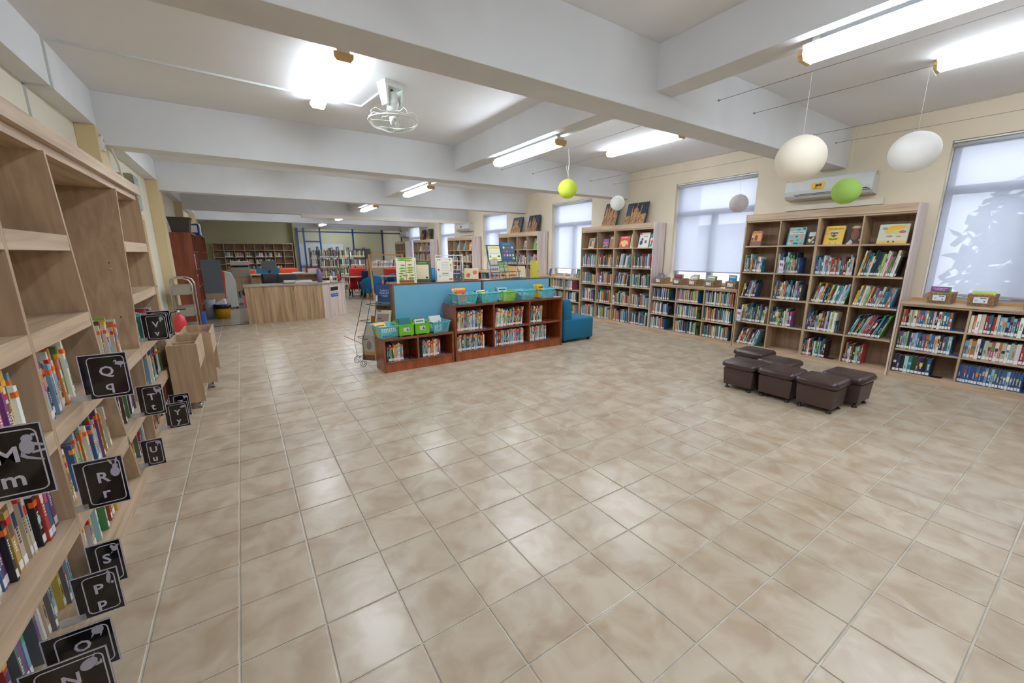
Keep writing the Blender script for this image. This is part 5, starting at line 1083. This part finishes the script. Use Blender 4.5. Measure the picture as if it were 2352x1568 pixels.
# ------------------------------------------------------------------ service corner
def cab(x0, x1, y0, y1, H, label):
    e = empty('mahogany_cabinet', ((x0 + x1) / 2, y0, 0), 0, label, 'cabinet'); w = (x1 - x0) / 2; D = y1 - y0
    B(-w, w, 0, .02, 0, H).build('side_panel', redwood, e); B(-w, w, D - .02, D, 0, H).build('side_panel', redwood, e); B(-w, -w + .012, .02, D - .02, 0, H).build('back_panel', redwood, e); B(-w, w + .01, -.01, D, H, H + .03).build('top_board', redwood, e); B(w - .3, w, D / 2 - .01, D / 2 + .01, .1, H).build('divider', redwood, e)
    for z in (.08, .45, .82, 1.18, 1.55): B(-w + .012, w - .005, .02, D - .02, z - .02, z).build('shelf', redwood, e)
cab(-1.16, -.78, 10.75, 11.95, 1.90, 'tall mahogany cabinet with a dark crate on top'); cab(-1.16, -.74, 12.9, 14.2, 1.93, 'tall mahogany cabinet with stacked white boxes on top')
def item(mb, name, m, loc, label, cat, rz=0, grp=None): return tag(mb.build(name, m, None, loc, rz), label, cat, grp)
m = MB(); m.hexa([(-.14, -.2, 0), (.14, -.2, 0), (.14, .2, 0), (-.14, .2, 0)], [(-.18, -.24, .30), (.18, -.24, .30), (.18, .24, .30), (-.18, .24, .30)]); m.box(-.19, .19, -.25, .25, .285, .305); item(m, 'storage_crate', mat('dark_woven', (74, 68, 60), .8, bump=(120, .6)), (-.95, 11.1, 1.93), 'dark grey woven crate on the mahogany cabinet', 'crate')
m = MB(); m.box(-.16, .16, -.2, .2, 0, .26); item(m, 'blue_framed_box', mat('deep_blue_plastic', (40, 60, 140), .4), (-.92, 12.99 + .15, 1.96), 'blue and white box behind the dark crate', 'box'); item(B(-.13, .13, -.003, 0, .06, .23), 'white_box_label', paper_m, (-.92, 12.935, 1.96), 'white sheet on the blue box front', 'paper')
for i in range(3):
    for j in range(3): item(B(-.05, .05, -.1, .1, 0, .10), 'white_tub', whitep, (-.83 + .0 * j, 13.45 + .24 * j, 1.96 + .105 * i), 'white plastic tub, %s row, %s in the stack on the cabinet' % (['bottom', 'middle', 'top'][i], ['first', 'second', 'third'][j]), 'tub', 0, 'white tubs')
for i, (y, z, c, h, lb) in enumerate(((11.3, 1.18, (190, 190, 220), .32, 'pale box high in the first mahogany cabinet'), (11.6, 1.18, (230, 120, 50), .16, 'orange box in the first mahogany cabinet'), (11.2, .82, (226, 60, 120), .24, 'pink bottle in the first mahogany cabinet'), (11.5, .45, (190, 120, 210), .22, 'lilac folder in the first mahogany cabinet'), (13.3, 1.55, (40, 44, 60), .24, 'dark binders in the second mahogany cabinet'))):
    m = MB(); m.box(-.09, .09, -.08, .08, 0, h, c); m.box(-.095, .095, -.085, .085, h - .03, h, (230, 230, 236)); item(m, 'storage_box', flat_m, (-.90, y, z), lb, 'box')
e = empty('metal_trolley', (-.91, 9.3, 0), 0, 'grey three-tray metal trolley with bent tube handles by the pillar', 'trolley')
for z in (.10, .42, .80): m = MB(); m.box(-.15, .12, -.25, .25, z, z + .004); m.box(-.15, .12, -.25, -.246, z, z + .16); m.box(-.15, .12, .246, .25, z, z + .16); m.box(.116, .12, -.25, .25, z, z + .06); m.build('tray', trolley_m, e)
for y in (-.26, .26): m = MB(); m.tube([(.15, y, .03), (.15, y, .98), (.12, y, 1.05), (.04, y, 1.09), (-.13, y, 1.09), (-.15, y, 1.05), (-.15, y, .03)], .012, 7); m.build('tube_leg', steel, e)
m = MB(); m.box(-.12, .1, -.2, .2, .01, .10, (70, 70, 130)); m.box(-.12, .1, -.2, .2, .10, .13, (220, 180, 80)); item(m, 'paper_pile', flat_m, (-.93, 9.3, .80), 'mixed books and papers on the top tray of the trolley', 'papers'); m = MB(); m.box(-.1, .1, -.2, .2, .005, .05, (60, 110, 60)); item(m, 'paper_pile', flat_m, (-.93, 9.3, .10), 'green covered books on the bottom trolley tray', 'papers')
e = empty('fire_extinguisher', (-.93, 8.35, .0), 0, 'red fire extinguisher standing beside the metal trolley', 'fire extinguisher')
m = MB(); m.lathe([(.08, 0), (.085, .02), (.085, .42), (.07, .50), (.03, .54), (.02, .56), (0, .56)], 16); m.build('cylinder', redp_m, e); m = MB(); m.lathe([(.022, .56), (.022, .62), (0, .62)], 10); m.build('valve', steel, e); m = MB(); m.box(-.02, .10, -.012, .012, .62, .635); m.tube([(-.02, 0, .6), (-.10, 0, .58), (-.12, 0, .4), (-.10, 0, .2)], .01, 6); m.build('hose_and_lever', black_m, e); m = MB(); m.lathe([(.0862, .12), (.0862, .27)], 16); m.f = m.f[:-2]; m.c = m.c[:-2]; m.mi = m.mi[:-2]; m.sm = m.sm[:-2]; m.build('paper_label', paper_m, e)
item(B(-.82 + .82, .05, 0, .35, 0, .36), 'blue_board', mat('royal_blue_board', (40, 96, 190), .4), (-.76, 9.9, 0), 'blue board standing on edge beside the trolley', 'board')
e = empty('grey_board', (-.62, 12.6, 0), 0, 'slate grey notice board on wooden base behind the bins', 'board'); B(-.2, .2, 0, .04, .54, 1.36).build('board_panel', grey_m, e); B(-.2, .2, .01, .04, 0, .53).build('lower_panel', wood_v, e)
def bucket(x, y, r, h, mt, label, liner=True):
    e = empty('waste_bin', (x, y, 0), 0, label, 'waste bin'); m = MB(); m.lathe([(r * .8, 0), (r, h), (r * .93, h), (r * .74, .02), (0, .02)], 18); m.build('bucket', mt, e)
    if liner: m = MB(); m.lathe([(r * 1.02, h - .09), (r * 1.05, h + .004), (r * .9, h + .006)], 18); m.build('bin_liner', bag_m, e); m = MB(); m.hexa([(-.1, -.06, h - .05), (.08, -.08, h - .05), (.1, .06, h - .05), (-.08, .08, h - .05)], [(-.12, -.04, h + .04), (.05, -.05, h + .14), (.09, .03, h + .12), (-.09, .05, h + .06)]); m.build('paper', paper_m, e)
bucket(-.48, 11.75, .17, .33, yel_m, 'mustard yellow waste bin full of white paper'); bucket(-.76, 11.85, .16, .46, mat('grey_bin', (136, 144, 152), .4), 'grey waste bin between cabinet and yellow bin', False)
e = empty('air_cooler', (-.34, 13.7, 0), 0, 'white and orange slim air cooler behind the desk', 'air cooler'); m = MB(); m.prism([(-.11, .05), (.16, .05), (.16, .75), (.08, 1.0), (-.06, 1.02)], 0, .3, 'y'); m.build('body', whitep, e); m = MB(); m.prism([(-.16, .05), (-.11, .05), (-.06, 1.02), (-.11, 1.02)], 0, .3, 'y'); m.build('orange_trim', or_m, e); B(.1, .15, .05, .1, 0, .05).build('caster', black_m, e)
e = empty('laundry_basket', (.10, 14.0, 0), 0, 'pink slatted basket with a black bag, under the counter', 'basket'); 
m = MB()
for z in range(6): m.box(-.14, .14, -.1, -.095, .02 + .055 * z, .05 + .055 * z); 
for x in (-.14, -.05, .04, .13): m.box(x - .012, x + .012, -.104, -.095, 0, .34)
m.box(-.14, .14, .095, .1, 0, .34); m.box(-.14, -.135, -.1, .1, 0, .34); m.box(.135, .14, -.1, .1, 0, .34); m.build('basket_side', pink_m, e); m = MB(); m.lathe([(.03, .2), (.15, .34), (.19, .46), (.1, .56), (0, .58)], 12); m.build('bin_liner', bag_m, e)

# ------------------------------------------------------------------ reception desk
e = empty('reception_desk', (0, 10.35, 0), 0, 'oak reception counter with an angled end and a return slot', 'desk')
B(0, .93, 0, .02, 0, .80).build('front_panel', desk_v, e); B(.94, 1.53, 0, .02, 0, .80).build('front_panel', desk_v, e); B(0, .02, .02, .6, 0, .80).build('end_panel', desk_v, e)
m = MB(); m.hexa([(1.53, 0, 0), (2.14, .62, 0), (2.12, .64, 0), (1.51, .02, 0)], [(1.53, 0, .80), (2.14, .62, .80), (2.12, .64, .80), (1.51, .02, .80)]); m.build('angled_panel', pale_v, e)
m = MB(); m.prism([(-.015, -.02), (1.55, -.02), (2.18, .63), (1.75, 1.05), (1.3, .62), (-.015, .62)], .80, .83); m.build('counter_top', desk_top, e)
B(2.12, 2.14, .62, 1.0, 0, .80).build('end_panel', desk_v, e)
o = empty('return_slot', (1.835, .305, .60), math.atan2(.62, .61)); o.parent = e
m = MB(); m.box(-.17, .17, -.008, 0, .0, .018); m.box(-.17, .17, -.008, 0, .112, .13); m.box(-.17, -.152, -.008, 0, .018, .112); m.box(.152, .17, -.008, 0, .018, .112); m.build('slot_frame', whitep, o); B(-.152, .152, -.004, 0, .018, .112).build('slot_opening', black_m, o)
m = B(-.14, .14, -.006, 0, -.12, -.05).build('blue_label', mat('label_blue', (36, 84, 190), .4), o); text('BOOK RETURN', .036, mat('label_white', (200, 216, 250), .5), m, (0, -.0065, -.085), (PI / 2, 0, 0), 'label_lettering', .0003)
for x, y, r, h, mt, lb, cp in ((1.55, 10.75, .055, .30, mat('lilac_steel', (120, 110, 160), .3), 'tall purple-grey tumbler on the reception counter', 0), (1.78, 10.62, .035, .15, whitep, 'white pump bottle on the reception counter', 1), (1.97, 10.68, .03, .20, mat('crimson_plastic', (196, 30, 60), .35), 'red upright bottle on the reception counter', 0)):
    m = MB(); m.lathe([(r, 0), (r, h * .8), (r * .6, h * .88), (r * .5, h), (0, h)], 14)
    if cp: m.tube([(0, 0, h), (0, 0, h + .05), (-.04, 0, h + .05)], .006, 6)
    item(m, 'bottle', mt, (x, y, .831), lb, 'bottle')
for x, y, w, c, lb in ((1.2, 10.72, .2, (200, 180, 170), 'pile of papers on the reception counter'), (.95, 10.78, .18, (120, 110, 100), 'open box of papers beside the paper pile')):
    m = MB(); m.box(-w, w, -.13, .13, 0, .02, c); m.box(-w * .9, w * .8, -.12, .1, .02, .06, (226, 224, 226)); item(m, 'paper_pile', flat_m, (x, y, .831), lb, 'papers')
def ochair(x, y, m_, label, rz=0):
    e = empty('office_chair', (x, y, 0), rz, label, 'chair'); m = MB(); m.rbox(-.22, .22, -.04, .04, .58, 1.0, .035, 3, .03); m.build('backrest', m_, e); m = MB(); m.rbox(-.23, .23, .0, .45, .42, .5, .06, 3, .03); m.build('seat', m_, e)
    m = MB(); m.tube([(0, .22, .05), (0, .22, .44)], .025, 8); m.build('gas_column', black_m, e); m = MB()
    for k in range(5): a = k * 2 * PI / 5; m.tube([(0, .22, .08), (.27 * math.cos(a), .22 + .27 * math.sin(a), .05)], .018, 6); m.lathe([(.025, 0), (.025, .05)], 8, cx=.27 * math.cos(a), cy=.22 + .27 * math.sin(a))
    m.build('star_base', black_m, e)
    for s_ in (-1, 1): m = MB(); m.tube([(s_ * .24, .05, .47), (s_ * .28, .02, .68), (s_ * .28, .28, .70), (s_ * .24, .32, .5)], .014, 6); m.build('armrest', black_m, e)
ochair(.93, 11.6, dark_m, 'black office chair behind the reception counter'); ochair(.62, 12.5, black_m, 'second black office chair with mesh back, behind the first', .4)
e = empty('office_desk', (1.2, 14.4, 0), 0, 'long oak office desk behind the reception chairs', 'desk'); B(-1.0, 1.3, 0, .6, .86, .89).build('desk_top', wood_x, e); B(-1.0, -.97, 0, .6, 0, .86).build('leg_panel', wood_v, e); B(1.27, 1.3, 0, .6, 0, .86).build('leg_panel', wood_v, e); B(-.97, 1.27, .5, .52, .3, .86).build('modesty_panel', wood_v, e)
e = empty('computer_monitor', (.72, 14.7, .89), 0, 'flat grey computer monitor on the office desk', 'monitor'); B(-.2, .2, 0, .03, .08, .40).build('screen', grey_m, e); B(-.03, .03, .0, .03, 0, .10).build('stand', black_m, e); B(-.1, .1, -.06, .08, 0, .01).build('base', black_m, e)
item(B(-.2, .2, -.07, .07, 0, .02), 'keyboard', black_m, (.72, 14.5, .891), 'black keyboard in front of the monitor', 'keyboard'); item(B(-.16, .16, -.1, .1, 0, .14), 'paper_stack', paper_m, (1.95, 14.6, .891), 'white paper stack on the office desk', 'papers'); item(B(-.16, .16, -.1, .1, 0, .04), 'open_notebook', paper_m, (1.5, 14.6, .891), 'open white notebook on the office desk', 'notebook')
e = empty('side_counter', (-.1, 14.6, 0), 0, 'low oak counter carrying the printer', 'counter'); B(-.25, .55, 0, .6, .40, .80).build('cupboard', wood_v, e); B(-.25, -.22, 0, .6, 0, .4).build('leg_panel', wood_v, e); B(.52, .55, 0, .6, 0, .4).build('leg_panel', wood_v, e)
e = empty('printer', (-.06, 14.9, .80), 0, 'large beige office printer on the low counter', 'printer'); B(-.2, .28, -.2, .2, 0, .30).build('body', trolley_m, e, bev=.01); B(-.2, .28, -.18, .2, .36, .48).build('scanner_lid', mat('beige_plastic', (200, 194, 184), .4), e, bev=.01); B(-.15, .25, -.1, .2, .30, .36).build('output_slot', black_m, e)
def bench(x, y, w, m_, label, h=.85): 
    e = empty('lounge_chair', (x, y, 0), 0, label, 'chair'); m = MB(); m.rbox(-w / 2, w / 2, -.06, .06, .35, h, .05, 3, .04); m.build('backrest', m_, e); m = MB(); m.rbox(-w / 2, w / 2, .06, .5, .25, .44, .05, 3, .04); m.build('seat', m_, e)
    for sx_ in (-1, 1):
        for yy in (0, .42): B(sx_ * (w / 2 - .05) - .02, sx_ * (w / 2 - .05) + .02, yy, yy + .04, 0, .27).build('leg', black_m, e)
bench(.65, 17.0, 1.7, teal_m, 'long dark teal sofa facing the far bookcase', 1.0); bench(1.35, 15.9, .55, or_m, 'orange-red chair behind the office desk', 1.02); bench(.25, 15.8, .3, or_m, 'narrow orange chair beside the teal sofa', 1.0); bench(2.35, 17.4, .6, dred_m, 'crimson chair near the glass partition', 1.0)
bench(3.42, 15.1, .55, red_m, 'bright red chair behind the blue tub chair', 1.0); bench(3.65, 14.7, .38, navy_m, 'navy chair in front of the bright red one', .92); bench(4.75, 15.2, .7, red_m, 'red chair nearer the window wall', .95)
for x, y, lb in ((3.1, 14.8, 'round pale table by the red chair'), (4.3, 14.4, 'round white table with thin legs'), (1.9, 16.3, 'round oak table by the crimson chair')):
    e = empty('round_table', (x, y, 0), 0, lb, 'table'); m = MB(); m.lathe([(.38, .70), (.38, .73), (0, .73)], 24); m.build('table_top', desk_top, e)
    for k in range(3): a = k * 2.1; m = MB(); m.tube([(.3 * math.cos(a), .3 * math.sin(a), 0), (.2 * math.cos(a), .2 * math.sin(a), .7)], .014, 6); m.build('leg', steel, e)
def tub(x, y, rz, label):
    e = empty('tub_chair', (x, y, 0), rz, label, 'chair', 'blue tub chairs'); m = MB(); N = 20; vs = []
    for i in range(N + 1):
        a = -.25 + (PI + .5) * i / N; s_ = math.sin(a); top = .56 + .22 * max(0, s_)
        for rr, z in ((.30, .20), (.37, top - .04), (.355, top), (.30, top), (.285, top - .04), (.24, .20)): vs.append((rr * math.cos(a), rr * s_ * .95, z))
    fs = [(i * 6 + k, i * 6 + (k + 1) % 6, (i + 1) * 6 + (k + 1) % 6, (i + 1) * 6 + k) for i in range(N) for k in range(6)] + [tuple(range(6))[::-1], tuple(range(N * 6, N * 6 + 6))]
    m.smooth = True; m.add(vs, fs); m.build('shell', teal2_m, e); m = MB(); m.rbox(-.26, .26, -.30, .24, .22, .42, .08, 3, .04); m.build('seat', teal2_m, e)
    for sx_ in (-.2, .2):
        for yy in (-.2, .18): m = MB(); m.tube([(sx_ * 1.1, yy * 1.1, 0), (sx_, yy, .23)], [.010, .016], 8); m.build('leg', tan_m, e)
tub(3.62, 14.15, .5 + PI / 2 + 1.2, 'blue tub chair seen from behind, nearer the desk'); tub(4.55, 14.6, -.4, 'blue tub chair with a pink cloth on it, behind the tree book')
m = MB(); m.rbox(-.2, .2, -.08, .08, 0, .10, .05, 3, .04); item(m, 'folded_cloth', bag2_m, (4.4, 14.42, .425), 'pink folded cloth on the blue tub chair', 'cloth')
# slanted wooden display frame with books
e = empty('display_frame', (4.1, 13.9, 0), 0, 'tan wooden frame shelf with leaning white books', 'display rack')
for x in (-.55, .55):
    for y0_, y1_ in ((-.25, -.02), (.25, .02)): m = MB(); m.hexa([(x - .03, y0_ - .02, 0), (x + .03, y0_ - .02, 0), (x + .03, y0_ + .02, 0), (x - .03, y0_ + .02, 0)], [(x - .03, y1_ - .02, 1.45), (x + .03, y1_ - .02, 1.45), (x + .03, y1_ + .02, 1.45), (x - .03, y1_ + .02, 1.45)]); m.build('leg', tan_m, e)
B(-.58, .58, -.03, .03, 1.43, 1.47).build('top_bar', tan_m, e); B(-.55, .55, -.12, .12, 1.0, 1.03).build('shelf', tan_m, e); B(-.55, .55, -.13, -.11, 1.16, 1.18).build('front_bar', tan_m, e)
fill((3.6, 13.82, 1.032), IX, IDY, .95, (.012, .03), (.2, .26), .15, .22, [0, 0, 2, 3, 1, 7], None)
# black metal racks
def rack(x0, x1, y, label, H=1.72):
    e = empty('metal_book_rack', ((x0 + x1) / 2, y, 0), 0, label, 'bookcase', 'black metal book racks'); w = (x1 - x0) / 2; m = MB(); n = max(1, round((x1 - x0) / .55))
    for k in range(n + 1):
        x = -w + 2 * w * k / n
        for yy in (0, .3): m.box(x - .012, x + .012, yy - .012, yy + .012, 0, H)
        for z in range(9): m.box(x - .008, x + .008, 0, .3, .08 + .2 * z, .095 + .2 * z)
    m.build('black_frame', black_m, e)
    for z in (.08, .40, .72, 1.04, 1.36): B(-w, w, -.01, .31, z, z + .02).build('shelf', mat('honey_shelf', (200, 158, 96), .5), e); [fill((x0 + .03 + 2 * w * k / n, y, z + .021), IX, IDY, 2 * w / n - .05, (.012, .03), (.18, .25), .2, 0, MIX, None) for k in range(n)]
rack(2.10, 2.70, 14.3, 'black metal book rack nearest the glass room wall'); rack(2.85, 4.0, 16.2, 'long black metal book rack in front of the glass room'); rack(2.3, 3.0, 17.6, 'black metal book rack against the glass partition')
# far oak bookcase and glass room
e = empty('far_bookcase', (.6, 20.2, 0), 0, 'wide oak bookcase on the olive wall at the far end', 'bookcase')
B(-1.45, 1.38, .28, .30, 0, 1.94).build('back_panel', wood_back, e); B(-1.45, 1.38, 0, .28, 1.90, 1.94).build('top_board', wood_x, e)
for k in range(9): B(-1.45 + .351 * k, -1.43 + .351 * k, 0, .28, 0, 1.90).build('divider', wood_v, e)
for z in (.05, .32, .55, .82, 1.09, 1.37, 1.64): B(-1.43, 1.38, .005, .28, z - .02, z).build('shelf', wood_x, e)
for z in (.32, .55, .82, 1.09, 1.37):
    for k in range(1, 7):
        if R.random() < .85: fill((.6 - 1.42 + .351 * k, 20.22, z), IX, IDY, R.uniform(.2, .32), (.015, .03), (.16, .2), .16, 0, MIX, None)
e = struct(empty('window_9', (4.5, 20.2, 0))); m = MB()
for x in (-2.3, -2.05, -1.4, 0.0, 1.35, 2.3): m.box(x - .03, x + .03, -.03, .03, 0, 2.6)
m.box(-2.3, 2.3, -.03, .03, 2.42, 2.47); m.box(-2.05, -1.4, -.03, .03, 2.0, 2.05); m.box(-2.3, -1.4, -.03, .03, .9, .95); m.build('partition_frame', blueframe, e); B(-2.3, 2.3, -.004, .004, .0, 2.42).build('partition_glass', glass_m, e)
struct(B(2.2, 7.2, 23.6, 23.8, 0, ZC).build('trim_20', olive_m)); struct(B(2.05, 2.2, 20.3, 23.8, 0, ZC).build('trim_21', olive_m))
item(B(0, 2.2, 0, .03, .95, 2.0), 'whiteboard', board_m, (2.5, 23.55, 0), 'large whiteboard on the wall inside the glass room', 'whiteboard'); item(B(0, .9, 0, .06, 1.2, 1.75), 'wall_screen', black_m, (5.2, 23.52, 0), 'black wall screen inside the glass room', 'screen')
tag(B(1.6, XR, 13.18, 13.26, 2.50, 2.60).build('cable_duct', mat('duct_cream', (222, 214, 198), .6)), 'long cream cable duct under a far cross beam', 'cable duct')
# outside: tree, house, ground
tr = empty('garden_tree', (11.5, .55, -3), 0, 'bushy green tree outside beyond the blind', 'tree'); m = MB(); m.tube([(0, 0, 0), (0, 0, 4)], .2, 8); m.build('trunk', mat('bark', (100, 84, 70), .9), tr); m = MB()
for i in range(1500):
    a, b_, r_ = R.uniform(0, 2 * PI), math.acos(R.uniform(-1, 1)), R.uniform(.3, 1) ** .5; p = Vector((1.5 * r_ * math.sin(b_) * math.cos(a), 1.5 * r_ * math.sin(b_) * math.sin(a), 4.3 + 1.7 * r_ * math.cos(b_))); u = Vector((R.uniform(-1, 1), R.uniform(-1, 1), R.uniform(-1, 1))).normalized() * .16; v = u.cross(Vector((R.uniform(-1, 1), .3, 1))).normalized() * .1
    m.add([tuple(p - u), tuple(p + v), tuple(p + u), tuple(p - v)], [(0, 1, 2, 3)])
m.build('foliage', mat('leaf_green', (70, 100, 62), .8), tr)['kind'] = 'stuff'
hs = empty('neighbour_house', (24, -2.0, -3), 0, 'pale house with a hipped roof outside the window', 'building'); B(-3, 3, -4.5, 1.2, 0, 6).build('wall', mat('house_wall', (226, 224, 222), .8), hs); m = MB(); m.hexa([(-3.5, -5, 6), (3.5, -5, 6), (3.5, 1.7, 6), (-3.5, 1.7, 6)], [(-.3, -2, 8), (.3, -2, 8), (.3, -1.4, 8), (-.3, -1.4, 8)]); m.build('roof', mat('roof_grey', (140, 136, 150), .8), hs)
for y in (-3.4, -1.2): B(-3.05, -3, y - .6, y + .6, 2.6, 4.6).build('window', grey_m, hs)
gw = empty('garden_wall_house', (15, 10.5, -3), 0, 'low pale building outside the window with wicker baskets', 'building'); B(0, 4, -5, 4, 0, 5.2).build('wall', mat('pale_render', (206, 214, 218), .8), gw); B(-.3, 4, -5.3, 4.3, 5.2, 5.5).build('roof', mat('roof_grey', (140, 136, 150), .8), gw)
item(B(-.15, .15, -.15, .15, -3, 6), 'concrete_post', mat('post_white', (220, 220, 226), .8), (9.2, 6.1, 0), 'pale concrete post outside the second window', 'post')
struct(B(7.3, 60, -40, 60, -3.1, -3).build('ground_outside', mat('outside_ground', (150, 156, 146), .9)))
tag(HEAP.build('books', book_m), 'the other books, rows on far and smaller shelves', 'books', None, 'stuff')
